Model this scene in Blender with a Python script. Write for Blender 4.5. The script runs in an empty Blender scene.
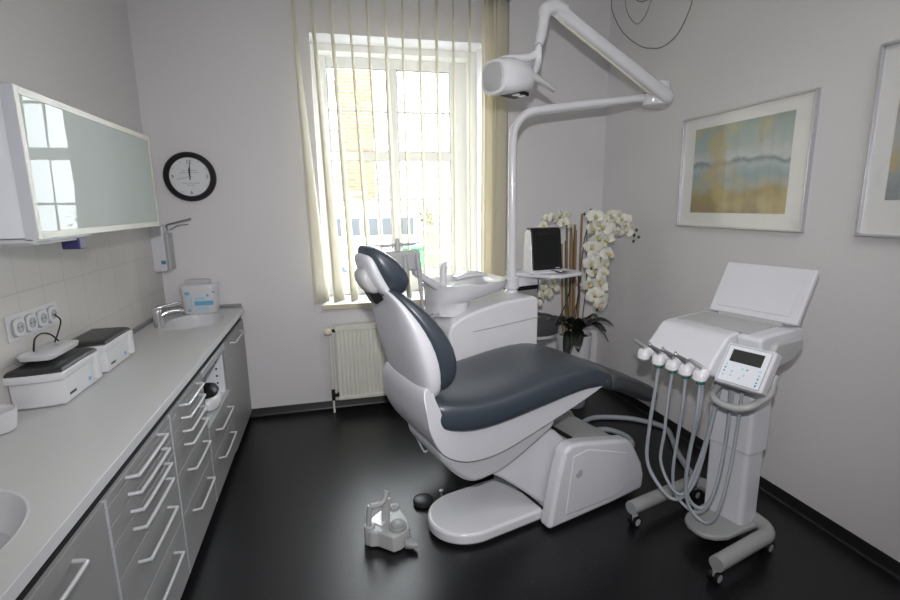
import bpy, bmesh, math, random
from mathutils import Vector, Matrix
random.seed(7)
SC = bpy.context.scene
COL = SC.collection

# ---------------------------------------------------------------- camera, light, exposure
cam_d = bpy.data.cameras.new('camera'); cam = bpy.data.objects.new('camera', cam_d); COL.objects.link(cam)
def cam_axes(yaw, tilt, roll):
    cy, sy, ct, st, cr, sr = math.cos(yaw), math.sin(yaw), math.cos(tilt), math.sin(tilt), math.cos(roll), math.sin(roll)
    f = Vector((sy*ct, cy*ct, -st)); r = Vector((cy, -sy, 0)); d = f.cross(r)
    return cr*r + sr*d, -sr*r + cr*d, f
cr_, cd_, cf_ = cam_axes(0.237280641, 0.192008721, 0.0157579674)
m = Matrix((( cr_.x, -cd_.x, -cf_.x, 0), (cr_.y, -cd_.y, -cf_.y, 0), (cr_.z, -cd_.z, -cf_.z, 1.58), (0, 0, 0, 1)))
cam.matrix_world = m
cam_d.sensor_width = 36; cam_d.lens = 490/900*36; cam_d.clip_start = 0.02; cam_d.clip_end = 300
SC.camera = cam

vs = SC.view_settings
SC.display_settings.display_device = 'sRGB'
vs.view_transform = 'Standard'; vs.look = 'None'; vs.gamma = 1; vs.use_curve_mapping = False
vs.exposure = 0.07

w = bpy.data.worlds.new('world'); SC.world = w; w.use_nodes = True
bg = w.node_tree.nodes['Background']
bg.inputs[0].default_value = (0.90, 0.96, 1.0, 1); bg.inputs[1].default_value = 13.0

def area(name, loc, rot, sx, sy, power, color=(1, 1, 1), portal=False):
    d = bpy.data.lights.new(name, 'AREA'); d.shape = 'RECTANGLE'; d.size = sx; d.size_y = sy; d.energy = power; d.color = color
    o = bpy.data.objects.new(name, d); COL.objects.link(o); o.location = loc; o.rotation_euler = rot
    if portal: d.cycles.is_portal = True
    return o
area('window_portal', (0.56, 4.15, 1.8), (math.radians(-90), 0, 0), 1.3, 1.95, 1, portal=True)
# soft fill light added overhead and out of view, no real fixture
area('overhead_fill_light', (1.1, 0.3, 3.02), (0, 0, 0), 1.5, 1.5, 24, (1.0, 0.965, 0.965))
# the camera's own flash, above the lens
fl = bpy.data.lights.new('camera_flash', 'SPOT'); fl.energy = 152; fl.color = (1.0, 0.98, 1.0); fl.shadow_soft_size = 0.02
fl.spot_size = math.radians(112); fl.spot_blend = 1.0
flo = bpy.data.objects.new('camera_flash', fl); COL.objects.link(flo)
flo.matrix_world = Matrix.Translation(Vector((0.0, 0.0, 0.20))) @ m

# ---------------------------------------------------------------- materials
def mat(name, col=(.8, .8, .8), rough=.5, metal=0, coat=0, spec=.5, bump=None, sub=0, emit=None, sheen=0):
    mt = bpy.data.materials.new(name); mt.use_nodes = True
    nt = mt.node_tree; b = nt.nodes['Principled BSDF']
    b.inputs['Base Color'].default_value = (*col, 1); b.inputs['Roughness'].default_value = rough
    b.inputs['Metallic'].default_value = metal; b.inputs['Coat Weight'].default_value = coat
    b.inputs['Coat Roughness'].default_value = .05
    b.inputs['Specular IOR Level'].default_value = spec
    # faint procedural variation of tone, and bump when asked
    n = nt.nodes.new('ShaderNodeTexNoise'); tc = nt.nodes.new('ShaderNodeTexCoord')
    nt.links.new(tc.outputs['Object'], n.inputs['Vector'])
    n.inputs['Scale'].default_value = bump[0] if bump else 12
    n.inputs['Detail'].default_value = 3
    mx = nt.nodes.new('ShaderNodeMix'); mx.data_type = 'RGBA'; mx.blend_type = 'MIX'
    mx.inputs[6].default_value = (*[c*.96 for c in col], 1); mx.inputs[7].default_value = (*[min(1, c*1.02) for c in col], 1)
    nt.links.new(n.outputs['Fac'], mx.inputs[0]); nt.links.new(mx.outputs[2], b.inputs['Base Color'])
    if bump:
        bp = nt.nodes.new('ShaderNodeBump'); bp.inputs['Strength'].default_value = bump[1]; bp.inputs['Distance'].default_value = .002
        nt.links.new(n.outputs['Fac'], bp.inputs['Height']); nt.links.new(bp.outputs['Normal'], b.inputs['Normal'])
    return mt

M = {}
M['wall'] = mat('wall_paint', (.70, .692, .70), .75, bump=(60, .15))
M['ceiling'] = mat('ceiling_paint', (.76, .76, .74), .85)
M['white'] = mat('white_lacquer', (.68, .685, .71), .28, coat=.3)
M['gloss'] = mat('gloss_white', (.68, .69, .72), .16, coat=.6)
M['plastic'] = mat('white_plastic', (.62, .63, .67), .35, coat=.15)
M['greypl'] = mat('grey_plastic', (.30, .31, .31), .45)
M['ltgrey'] = mat('light_grey_plastic', (.42, .43, .43), .4)
M['midgrey'] = mat('mid_grey_plastic', (.38, .39, .40), .35)
M['hose'] = mat('grey_hose', (.32, .35, .38), .4)
M['leather'] = mat('slate_upholstery', (.034, .045, .060), .40, coat=.35, spec=.6, bump=(350, .12))
M['leather'].node_tree.nodes['Principled BSDF'].inputs['Coat Roughness'].default_value = .33
M['toe'] = mat('foot_cover', (.05, .053, .060), .42)
M['black'] = mat('black_plastic', (.008, .008, .009), .35, spec=.3)
M['rubber'] = mat('black_rubber', (.012, .012, .012), .55)
M['screen'] = mat('screen_glass', (.012, .013, .013), .3, spec=.15)
M['lcd'] = mat('lcd', (.035, .038, .035), .3)
M['chrome'] = mat('chrome', (.75, .75, .76), .12, metal=1)
M['steel'] = mat('brushed_steel', (.42, .42, .43), .32, metal=1)
M['alu'] = mat('aluminium', (.62, .63, .66), .35, metal=.85)
M['aluframe'] = mat('champagne_aluminium', (.50, .49, .44), .4, metal=.2)
M['counter'] = mat('worktop_laminate', (.57, .575, .57), .38, bump=(240, .05))
M['front'] = mat('grey_cabinet_front', (.30, .30, .30), .42)
M['edge'] = mat('cabinet_edge_strip', (.52, .54, .58), .45)
M['cabwhite'] = mat('white_cabinet', (.74, .77, .82), .45)
M['handle'] = mat('handle_white', (.56, .57, .58), .32, coat=.2)
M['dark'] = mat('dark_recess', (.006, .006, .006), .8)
M['dkgrey'] = mat('dark_grey_lid', (.028, .030, .030), .38)
M['radiator'] = mat('radiator_enamel', (.74, .74, .67), .4)
M['cream'] = mat('cream_plastic', (.72, .68, .55), .45)
M['pvc'] = mat('window_frame_white', (.85, .85, .82), .35)
M['sill'] = mat('window_sill_cream', (.60, .55, .42), .5)
M['blue'] = mat('blue_print', (.16, .42, .62), .5)
M['navy'] = mat('navy_plastic', (.03, .03, .12), .4)
M['paleblue'] = mat('pale_blue_print', (.45, .62, .72), .5)
M['teal'] = mat('teal_label', (.05, .22, .30), .4)
M['green'] = mat('green_ring', (.01, .12, .07), .5)
M['ink'] = mat('ink', (.05, .05, .06), .6)
M['paper'] = mat('paper', (.76, .78, .80), .5)
M['mount'] = mat('picture_mount', (.78, .79, .78), .25, coat=.5)
M['leaf'] = mat('dark_leaf', (.010, .014, .011), .3, coat=.3)
M['stemg'] = mat('green_stem', (.07, .09, .03), .5)
M['cane'] = mat('tan_cane', (.27, .16, .09), .6)
M['canegreen'] = mat('olive_cane', (.14, .13, .05), .6)
M['petal'] = mat('white_petal', (.70, .70, .62), .55)
M['lip'] = mat('yellow_lip', (.55, .48, .20), .55)
M['potw'] = mat('white_pot', (.62, .63, .65), .3, coat=.2)
M['wire'] = mat('wire', (.26, .21, .17), .5)
M['basegrey'] = mat('baseboard_black', (.010, .010, .011), .35)

# floor: near black vinyl with pale flecks
def floor_mat():
    mt = bpy.data.materials.new('black_flecked_vinyl'); mt.use_nodes = True; nt = mt.node_tree; b = nt.nodes['Principled BSDF']
    tc = nt.nodes.new('ShaderNodeTexCoord'); v = nt.nodes.new('ShaderNodeTexVoronoi'); v.inputs['Scale'].default_value = 75
    nt.links.new(tc.outputs['Object'], v.inputs['Vector'])
    r = nt.nodes.new('ShaderNodeValToRGB'); r.color_ramp.elements[0].position = .06; r.color_ramp.elements[0].color = (.17, .17, .17, 1)
    r.color_ramp.elements[1].position = .16; r.color_ramp.elements[1].color = (.0065, .0065, .0078, 1)
    nt.links.new(v.outputs['Distance'], r.inputs[0])
    n = nt.nodes.new('ShaderNodeTexNoise'); n.inputs['Scale'].default_value = 90; nt.links.new(tc.outputs['Object'], n.inputs['Vector'])
    th = nt.nodes.new('ShaderNodeMath'); th.operation = 'GREATER_THAN'; th.inputs[1].default_value = .58; nt.links.new(n.outputs['Fac'], th.inputs[0])
    mx = nt.nodes.new('ShaderNodeMix'); mx.data_type = 'RGBA'; mx.inputs[6].default_value = (.0065, .0065, .0078, 1)
    nt.links.new(th.outputs[0], mx.inputs[0]); nt.links.new(r.outputs[0], mx.inputs[7]); nt.links.new(mx.outputs[2], b.inputs['Base Color'])
    b.inputs['Roughness'].default_value = .31; b.inputs['Specular IOR Level'].default_value = .5
    n2 = nt.nodes.new('ShaderNodeTexNoise'); n2.inputs['Scale'].default_value = 220; nt.links.new(tc.outputs['Object'], n2.inputs['Vector'])
    bp = nt.nodes.new('ShaderNodeBump'); bp.inputs['Strength'].default_value = .25; bp.inputs['Distance'].default_value = .002
    nt.links.new(n2.outputs['Fac'], bp.inputs['Height']); nt.links.new(bp.outputs['Normal'], b.inputs['Normal'])
    return mt
M['floor'] = floor_mat()

def brick_mat(name, axes, c1, c2, mortar, bw, bh, offs, ms, rough, off=.5, bump=.3):
    mt = bpy.data.materials.new(name); mt.use_nodes = True; nt = mt.node_tree; b = nt.nodes['Principled BSDF']
    tc = nt.nodes.new('ShaderNodeTexCoord'); sp = nt.nodes.new('ShaderNodeSeparateXYZ'); cb = nt.nodes.new('ShaderNodeCombineXYZ')
    nt.links.new(tc.outputs['Object'], sp.inputs[0]); nt.links.new(sp.outputs[axes[0]], cb.inputs[0]); nt.links.new(sp.outputs[axes[1]], cb.inputs[1])
    mp = nt.nodes.new('ShaderNodeVectorMath'); mp.operation = 'ADD'; mp.inputs[1].default_value = (-offs[0] + 100*bw, -offs[1] + 100*bh, 0); nt.links.new(cb.outputs[0], mp.inputs[0])
    br = nt.nodes.new('ShaderNodeTexBrick'); br.offset = off; br.squash = 1
    br.inputs['Scale'].default_value = 1; br.inputs['Brick Width'].default_value = bw; br.inputs['Row Height'].default_value = bh
    br.inputs['Mortar Size'].default_value = ms; br.inputs['Mortar Smooth'].default_value = .1
    br.inputs['Color1'].default_value = (*c1, 1); br.inputs['Color2'].default_value = (*c2, 1); br.inputs['Mortar'].default_value = (*mortar, 1)
    nt.links.new(mp.outputs[0], br.inputs['Vector']); nt.links.new(br.outputs['Color'], b.inputs['Base Color'])
    bp = nt.nodes.new('ShaderNodeBump'); bp.inputs['Strength'].default_value = bump; bp.inputs['Distance'].default_value = .002; bp.invert = True
    nt.links.new(br.outputs['Fac'], bp.inputs['Height']); nt.links.new(bp.outputs['Normal'], b.inputs['Normal'])
    b.inputs['Roughness'].default_value = rough
    return mt
M['tile'] = brick_mat('wall_tile', (1, 2), (.60, .585, .56), (.59, .575, .55), (.49, .48, .46), .1725, .2475, (2.16, 1.03), .0022, .3, 0)
M['brick'] = brick_mat('outdoor_brick', (0, 2), (.135, .07, .034), (.165, .10, .057), (.18, .135, .10), .45, .16, (0, 0), .02, .8)

def glass_mat(name, tint=(1, 1, 1), refl=.06):
    mt = bpy.data.materials.new(name); mt.use_nodes = True; nt = mt.node_tree
    for n in list(nt.nodes): nt.nodes.remove(n)
    o = nt.nodes.new('ShaderNodeOutputMaterial'); t = nt.nodes.new('ShaderNodeBsdfTransparent'); t.inputs[0].default_value = (*tint, 1)
    g = nt.nodes.new('ShaderNodeBsdfGlossy'); g.inputs['Roughness'].default_value = .01
    f = nt.nodes.new('ShaderNodeFresnel'); f.inputs[0].default_value = 1.45; mx = nt.nodes.new('ShaderNodeMixShader')
    ge = nt.nodes.new('ShaderNodeNewGeometry'); iv = nt.nodes.new('ShaderNodeMath'); iv.operation = 'SUBTRACT'; iv.inputs[0].default_value = 1; nt.links.new(ge.outputs['Backfacing'], iv.inputs[1])
    ml = nt.nodes.new('ShaderNodeMath'); ml.operation = 'MULTIPLY'; nt.links.new(f.outputs[0], ml.inputs[0]); nt.links.new(iv.outputs[0], ml.inputs[1])
    nt.links.new(ml.outputs[0], mx.inputs[0]); nt.links.new(t.outputs[0], mx.inputs[1]); nt.links.new(g.outputs[0], mx.inputs[2]); nt.links.new(mx.outputs[0], o.inputs[0])
    return mt
M['glass'] = glass_mat('clear_glass')
M['cabglass'] = mat('satin_green_glass', (.34, .39, .365), .45, coat=.38, spec=.3)
M['cabglass'].node_tree.nodes['Principled BSDF'].inputs['Coat Roughness'].default_value = .01
def slat_mat():
    mt = bpy.data.materials.new('cream_blind_fabric'); mt.use_nodes = True; nt = mt.node_tree; b = nt.nodes['Principled BSDF']
    b.inputs['Base Color'].default_value = (.88, .86, .78, 1); b.inputs['Roughness'].default_value = .8
    t = nt.nodes.new('ShaderNodeBsdfTranslucent'); t.inputs[0].default_value = (.93, .90, .80, 1)
    wv = nt.nodes.new('ShaderNodeTexNoise'); wv.inputs['Scale'].default_value = 300
    bp = nt.nodes.new('ShaderNodeBump'); bp.inputs['Strength'].default_value = .1; nt.links.new(wv.outputs['Fac'], bp.inputs['Height']); nt.links.new(bp.outputs['Normal'], b.inputs['Normal'])
    mx = nt.nodes.new('ShaderNodeMixShader'); mx.inputs[0].default_value = .6; o = nt.nodes['Material Output']
    nt.links.new(b.outputs[0], mx.inputs[1]); nt.links.new(t.outputs[0], mx.inputs[2]); nt.links.new(mx.outputs[0], o.inputs[0])
    return mt
M['slat'] = slat_mat()

def painting_mat(name, cols, seed, axes=(1, 2), y0=0, z0=0, hy=1, hz=1):
    # an abstract watercolour landscape: bands of colour by height, broken up by noise
    mt = bpy.data.materials.new(name); mt.use_nodes = True; nt = mt.node_tree; b = nt.nodes['Principled BSDF']
    tc = nt.nodes.new('ShaderNodeTexCoord'); sp = nt.nodes.new('ShaderNodeSeparateXYZ'); nt.links.new(tc.outputs['Object'], sp.inputs[0])
    mr = nt.nodes.new('ShaderNodeMapRange'); mr.inputs[1].default_value = z0; mr.inputs[2].default_value = z0+hz; nt.links.new(sp.outputs[2], mr.inputs[0])
    n = nt.nodes.new('ShaderNodeTexNoise'); n.inputs['Scale'].default_value = 7; n.inputs['Detail'].default_value = 8; n.noise_dimensions = '4D'; n.inputs['W'].default_value = seed
    nt.links.new(tc.outputs['Object'], n.inputs['Vector'])
    a = nt.nodes.new('ShaderNodeMath'); a.operation = 'MULTIPLY_ADD'; a.inputs[1].default_value = .34; nt.links.new(n.outputs['Fac'], a.inputs[0])
    s = nt.nodes.new('ShaderNodeMath'); s.operation = 'SUBTRACT'; s.inputs[1].default_value = .17; nt.links.new(mr.outputs[0], s.inputs[0]); nt.links.new(s.outputs[0], a.inputs[2])
    r = nt.nodes.new('ShaderNodeValToRGB'); el = r.color_ramp.elements
    while len(el) > 1: el.remove(el[-1])
    el[0].position = cols[0][0]; el[0].color = (*cols[0][1], 1)
    for p, c in cols[1:]:
        e = el.new(p); e.color = (*c, 1)
    nt.links.new(a.outputs[0], r.inputs[0])
    n2 = nt.nodes.new('ShaderNodeTexNoise'); n2.inputs['Scale'].default_value = 4.2; n2.inputs['Detail'].default_value = 5; n2.noise_dimensions = '4D'; n2.inputs['W'].default_value = seed+3
    nt.links.new(tc.outputs['Object'], n2.inputs['Vector'])
    t = nt.nodes.new('ShaderNodeMapRange'); t.inputs[1].default_value = .49; t.inputs[2].default_value = .62; t.inputs[4].default_value = .8; nt.links.new(n2.outputs['Fac'], t.inputs[0])
    mx = nt.nodes.new('ShaderNodeMix'); mx.data_type = 'RGBA'; mx.inputs[7].default_value = (.50, .42, .20, 1)
    nt.links.new(t.outputs[0], mx.inputs[0]); nt.links.new(r.outputs[0], mx.inputs[6]); nt.links.new(mx.outputs[2], b.inputs['Base Color'])
    b.inputs['Roughness'].default_value = .5; b.inputs['Coat Weight'].default_value = .6
    return mt

# ---------------------------------------------------------------- mesh helpers
def V(*a): return Vector(a)
class Frame:
    def __init__(s, x=0, y=0, rot=0): s.x, s.y, s.rot = x, y, rot
    def w(s, p):
        c, q = math.cos(s.rot), math.sin(s.rot)
        return V(s.x + c*p[0] - q*p[1], s.y + q*p[0] + c*p[1], p[2])
WORLD = Frame()
def thing(name, label, cat, fr=WORLD, base=(0, 0, 0), group=None):
    o = bpy.data.objects.new(name, None); COL.objects.link(o); o.empty_display_size = .05
    o.location = fr.w(base); o.rotation_euler = (0, 0, fr.rot)
    o['label'] = label; o['category'] = cat; o['_b'] = list(base)
    if group: o['group'] = group
    return o
def root_base(o):
    while o.parent: o = o.parent
    return V(*o['_b']) if '_b' in o else V(0, 0, 0)
def obj(name, bm, m, parent=None, smooth=True, bevel=0, seg=3, subsurf=0, label=None, angle=40, solid=0, stuff=False):
    me = bpy.data.meshes.new(name)
    if parent is not None:
        b = root_base(parent); bmesh.ops.translate(bm, verts=bm.verts, vec=-b)
    bmesh.ops.recalc_face_normals(bm, faces=bm.faces)
    bm.to_mesh(me); bm.free()
    o = bpy.data.objects.new(name, me); COL.objects.link(o)
    for mm in (m if isinstance(m, (list, tuple)) else [m]): me.materials.append(mm)
    if parent is not None: o.parent = parent
    if solid:
        md = o.modifiers.new('thickness', 'SOLIDIFY'); md.thickness = solid; md.offset = 0
    if bevel:
        md = o.modifiers.new('bevel', 'BEVEL'); md.width = bevel; md.segments = seg; md.limit_method = 'ANGLE'; md.angle_limit = math.radians(28)
        md.harden_normals = False
    if subsurf:
        md = o.modifiers.new('subsurf', 'SUBSURF'); md.levels = subsurf; md.render_levels = subsurf
    if smooth:
        for p in me.polygons: p.use_smooth = True
        if not subsurf:
            try: me.set_sharp_from_angle(angle=math.radians(angle))
            except Exception: pass
            if bevel:
                wn = o.modifiers.new('wn', 'WEIGHTED_NORMAL'); wn.keep_sharp = False
    if label: o['label'] = label
    if stuff: o['kind'] = 'stuff'
    return o
def tag(o, label=None, cat=None, group=None, kind=None):
    if label: o['label'] = label
    if cat: o['category'] = cat
    if group: o['group'] = group
    if kind: o['kind'] = kind
    return o
def struct(name, bm, m, **k): return tag(obj(name, bm, m, **k), kind='structure')
def nb(): return bmesh.new()
def box(bm, x0, x1, y0, y1, z0, z1, mi=0, rot=None, piv=None):
    vs_ = [bm.verts.new((x, y, z)) for z in (z0, z1) for y in (y0, y1) for x in (x0, x1)]
    fs = [(0, 1, 3, 2), (4, 6, 7, 5), (0, 4, 5, 1), (2, 3, 7, 6), (0, 2, 6, 4), (1, 5, 7, 3)]
    for f in fs:
        F = bm.faces.new([vs_[i] for i in f]); F.material_index = mi
    if rot is not None:
        bmesh.ops.rotate(bm, verts=vs_, cent=piv or V((x0+x1)/2, (y0+y1)/2, (z0+z1)/2), matrix=rot)
    return bm
def bx(*a, **k): return box(nb(), *a, **k)
def prism(bm, poly, n0, n1, plane='xz', mi=0):
    # poly in 2D, extruded along the third axis
    def P(u, v, n): return {'xz': (u, n, v), 'xy': (u, v, n), 'yz': (n, u, v)}[plane]
    a = [bm.verts.new(P(u, v, n0)) for u, v in poly]; b = [bm.verts.new(P(u, v, n1)) for u, v in poly]
    L = len(poly)
    f = bm.faces.new(a[::-1]); f.material_index = mi; f = bm.faces.new(b); f.material_index = mi
    for i in range(L):
        f = bm.faces.new([a[i], a[(i+1) % L], b[(i+1) % L], b[i]]); f.material_index = mi
    return bm
def crom(pts, k=8, closed=False):
    pts = [Vector(p) for p in pts]; out = []
    n = len(pts); rng = n if closed else n-1
    for i in range(rng):
        p1 = pts[i]; p2 = pts[(i+1) % n]
        p0 = pts[i-1] if (i > 0 or closed) else p1*2-p2
        p3 = pts[(i+2) % n] if (i+2 < n or closed) else p2*2-p1
        for j in range(k):
            t = j/k
            out.append(.5*((2*p1) + (p2-p0)*t + (2*p0-5*p1+4*p2-p3)*t*t + (3*p1-p0-3*p2+p3)*t**3))
    if not closed: out.append(pts[-1])
    return out
def smooth2(poly, k=4):
    return [(p.x, p.y) for p in crom([(a, b, 0) for a, b in poly], k, True)]
def tube(bm, pts, r, seg=10, smooth=0, mi=0, caps=True):
    pts = crom(pts, smooth) if smooth else [Vector(p) for p in pts]
    rs = r if isinstance(r, (list, tuple)) else None
    rings = []; nrm = None
    for i, p in enumerate(pts):
        t = (pts[min(i+1, len(pts)-1)] - pts[max(i-1, 0)])
        if t.length < 1e-9: t = V(0, 0, 1)
        t.normalize()
        if nrm is None:
            nrm = t.orthogonal().normalized()
        else:
            nrm = (nrm - t*nrm.dot(t))
            nrm = nrm.normalized() if nrm.length > 1e-6 else t.orthogonal().normalized()
        bi = t.cross(nrm)
        if rs: q = i/(len(pts)-1)*(len(rs)-1); j = min(int(q), len(rs)-2); rr = rs[j]+(rs[j+1]-rs[j])*(q-j)
        else: rr = r
        rings.append([bm.verts.new(p + (nrm*math.cos(a) + bi*math.sin(a))*rr) for a in [2*math.pi*k/seg for k in range(seg)]])
    for a, b in zip(rings, rings[1:]):
        for k in range(seg):
            f = bm.faces.new([a[k], a[(k+1) % seg], b[(k+1) % seg], b[k]]); f.material_index = mi
    if caps:
        f = bm.faces.new(rings[0][::-1]); f.material_index = mi; f = bm.faces.new(rings[-1]); f.material_index = mi
    return bm
def lathe(bm, prof, c=(0, 0, 0), axis='z', seg=32, sx=1, sy=1, mi=0):
    c = Vector(c); rings = []
    for r, h in prof:
        ring = []
        for k in range(seg):
            a = 2*math.pi*k/seg; u = r*math.cos(a)*sx; v = r*math.sin(a)*sy
            q = {'z': V(u, v, h), 'y': V(u, h, v), 'x': V(h, u, v)}[axis]
            ring.append(bm.verts.new(c+q))
        rings.append(ring)
    for a, b in zip(rings, rings[1:]):
        for k in range(seg):
            f = bm.faces.new([a[k], a[(k+1) % seg], b[(k+1) % seg], b[k]]); f.material_index = mi
    for ring, rv in ((rings[0], True), (rings[-1], False)):
        f = bm.faces.new(ring[::-1] if rv else ring); f.material_index = mi
    return bm
def sring(c, u, v, ru, rv, p=2.6, n=20):
    c, u, v = Vector(c), Vector(u), Vector(v); out = []
    for k in range(n):
        a = 2*math.pi*k/n; ca, sa = math.cos(a), math.sin(a)
        out.append(c + u*(ru*math.copysign(abs(ca)**(2/p), ca)) + v*(rv*math.copysign(abs(sa)**(2/p), sa)))
    return out
def loft(bm, rings, mi=0):
    R = [[bm.verts.new(p) for p in r] for r in rings]; n = len(R[0])
    for a, b in zip(R, R[1:]):
        for k in range(n):
            f = bm.faces.new([a[k], a[(k+1) % n], b[(k+1) % n], b[k]]); f.material_index = mi
    bm.faces.new(R[0][::-1]); bm.faces.new(R[-1])
    return bm
def txt(name, s, size, loc, rot, m, parent=None, extrude=.0006):
    cu = bpy.data.curves.new(name, 'FONT'); cu.body = s; cu.size = size; cu.align_x = 'CENTER'; cu.align_y = 'CENTER'; cu.extrude = extrude
    o = bpy.data.objects.new(name, cu)
    dg = bpy.context.evaluated_depsgraph_get()
    COL.objects.link(o); dg.update(); me = bpy.data.meshes.new_from_object(o.evaluated_get(bpy.context.evaluated_depsgraph_get()))
    COL.objects.unlink(o); bpy.data.objects.remove(o)
    bm = nb(); bm.from_mesh(me); bpy.data.meshes.remove(me)
    bmesh.ops.transform(bm, matrix=Matrix.Translation(Vector(loc)) @ rot.to_4x4(), verts=bm.verts)
    return obj(name, bm, m, parent, smooth=False)
RX = Matrix.Rotation(math.radians(90), 3, 'X')       # text facing -y
R = math.radians

# ---------------------------------------------------------------- the room
XL, XR, YB, YF, ZC = -1.165, 2.26, 3.80, -1.6, 3.15
WX0, WX1, WZ0, WZ1, WD = -.055, 1.215, .85, 2.765, 4.17
struct('floor', bx(XL-.2, XR+.2, YF-.2, YB, -.1, 0), M['floor'], smooth=False)
struct('ceiling', bx(XL-.2, XR+.2, YF-.2, YB+.4, ZC, ZC+.1), M['ceiling'], smooth=False)
struct('wall_left', bx(XL-.2, XL, YF-.2, YB+.4, 0, ZC), M['wall'], smooth=False)
struct('wall_right', bx(XR, XR+.2, YF-.2, YB+.4, 0, ZC), M['wall'], smooth=False)
struct('wall_front', bx(XL, XR, YF-.2, YF, 0, ZC), M['wall'], smooth=False)
b = nb(); box(b, XL, WX0, YB, WD+.06, 0, ZC); box(b, WX1, XR, YB, WD+.06, 0, ZC); box(b, WX0, WX1, YB, WD+.06, 0, WZ0-.002); box(b, WX0, WX1, YB, WD+.06, WZ1, ZC)
struct('wall_back', b, M['wall'], smooth=False)
# coved black baseboards
def cove(p0, p1, nrm):
    prof = [(0, 0), (.018, 0), (.012, .004), (.008, .012), (.006, .06), (.004, .065), (0, .065)]
    bm = nb(); p0, p1, nrm = Vector(p0), Vector(p1), Vector(nrm)
    a = [bm.verts.new(p0+nrm*u+V(0, 0, v)) for u, v in prof]; c = [bm.verts.new(p1+nrm*u+V(0, 0, v)) for u, v in prof]
    for i in range(len(prof)): bm.faces.new([a[i], a[(i+1) % len(prof)], c[(i+1) % len(prof)], c[i]])
    bm.faces.new(a[::-1]); bm.faces.new(c); return bm
struct('baseboard_back', cove((XL, YB, 0), (XR, YB, 0), (0, -1, 0)), M['basegrey'])
struct('baseboard_right', cove((XR, YF, 0), (XR, YB, 0), (-1, 0, 0)), M['basegrey'])
# tiled splashback on the left wall
struct('trim_1', bx(XL, XL+.006, YF, YB, .86, 1.50), M['tile'], smooth=False)

# window: deep white reveal, frame with two casements, glazing bars
b = nb(); fy0, fy1 = WD-.02, WD+.04
X0, X1, Z0, Z1 = WX0, WX1, WZ0, WZ1
px = [(.05, .511), (.594, 1.028)]      # glass, left and right casement (at y = WD-.02)
pz = [(1.045, 1.94), (2.012, 2.638)]
box(b, X0, px[0][0], fy0, fy1, Z0, Z1); box(b, px[1][1], X1, fy0, fy1, Z0, Z1)
box(b, px[0][1], px[1][0], fy0, fy1, pz[0][0], pz[1][1])
box(b, px[0][0], px[1][1], fy0, fy1, Z0, pz[0][0]); box(b, px[0][0], px[1][1], fy0, fy1, pz[1][1], Z1)
for a_, c_ in px: box(b, a_, c_, fy0, fy1, pz[0][1], pz[1][0])
wf = struct('window_1', b, M['pvc'], smooth=False, bevel=.006)
b = nb()
for a_, c_ in px:
    box(b, a_, c_, fy0+.012, fy0+.022, 2.31, 2.33); box(b, a_, c_, fy0+.012, fy0+.022, 1.62, 1.638)
obj('glazing_bar', b, M['pvc'], wf, smooth=False)
b = nb()
for a_, c_ in px:
    for z0_, z1_ in pz:
        for (q0, q1, s0, s1) in ((a_, a_+.007, z0_, z1_), (c_-.007, c_, z0_, z1_), (a_, c_, z1_-.006, z1_), (a_, c_, z0_, z0_+.006)):
            box(b, q0, q1, fy0+.004, fy0+.01, s0, s1)
obj('rubber_gasket', b, M['midgrey'], wf, smooth=False)
k = 0
for a_, c_ in px:
    for z0_, z1_ in pz:
        obj('glass_pane', bx(a_, c_, fy0+.024, fy0+.028, z0_, z1_), M['glass'], wf, smooth=False); k += 1
b = nb(); box(b, .535, .56, fy0-.03, fy0, 1.55, 1.62); box(b, .538, .556, fy0-.045, fy0-.03, 1.45, 1.60)
obj('window_handle', b, M['pvc'], wf, bevel=.004)
# sill board
struct('trim_2', bx(WX0-.03, WX1+.04, YB-.05, WD-.02, WZ0-.035, WZ0), M['pvc'], bevel=.006)
struct('trim_3', bx(WX0-.031, WX1+.041, YB-.062, YB-.05, WZ0-.036, WZ0+.001), M['sill'], bevel=.002)
# narrow white reveal step inside the frame
b = nb(); box(b, X0, X0+.03, 4.02, fy0, Z0, Z1); box(b, X1-.05, X1, 4.02, fy0, Z0, Z1); box(b, X0+.03, X1-.05, 4.02, fy0, Z1-.05, Z1)
struct('trim_4', b, M['pvc'], smooth=False)
# upstand strip along the back of the worktop
b = nb(); box(b, XL+.006, XL+.022, 2.72, YB-.02, .866, .892); box(b, XL+.006, -.66, YB-.018, YB, .866, .892)
tag(obj('worktop_upstand', b, M['steel'], bevel=.003), 'narrow grey metal upstand strip where the worktop meets the walls', 'upstand')

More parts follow.
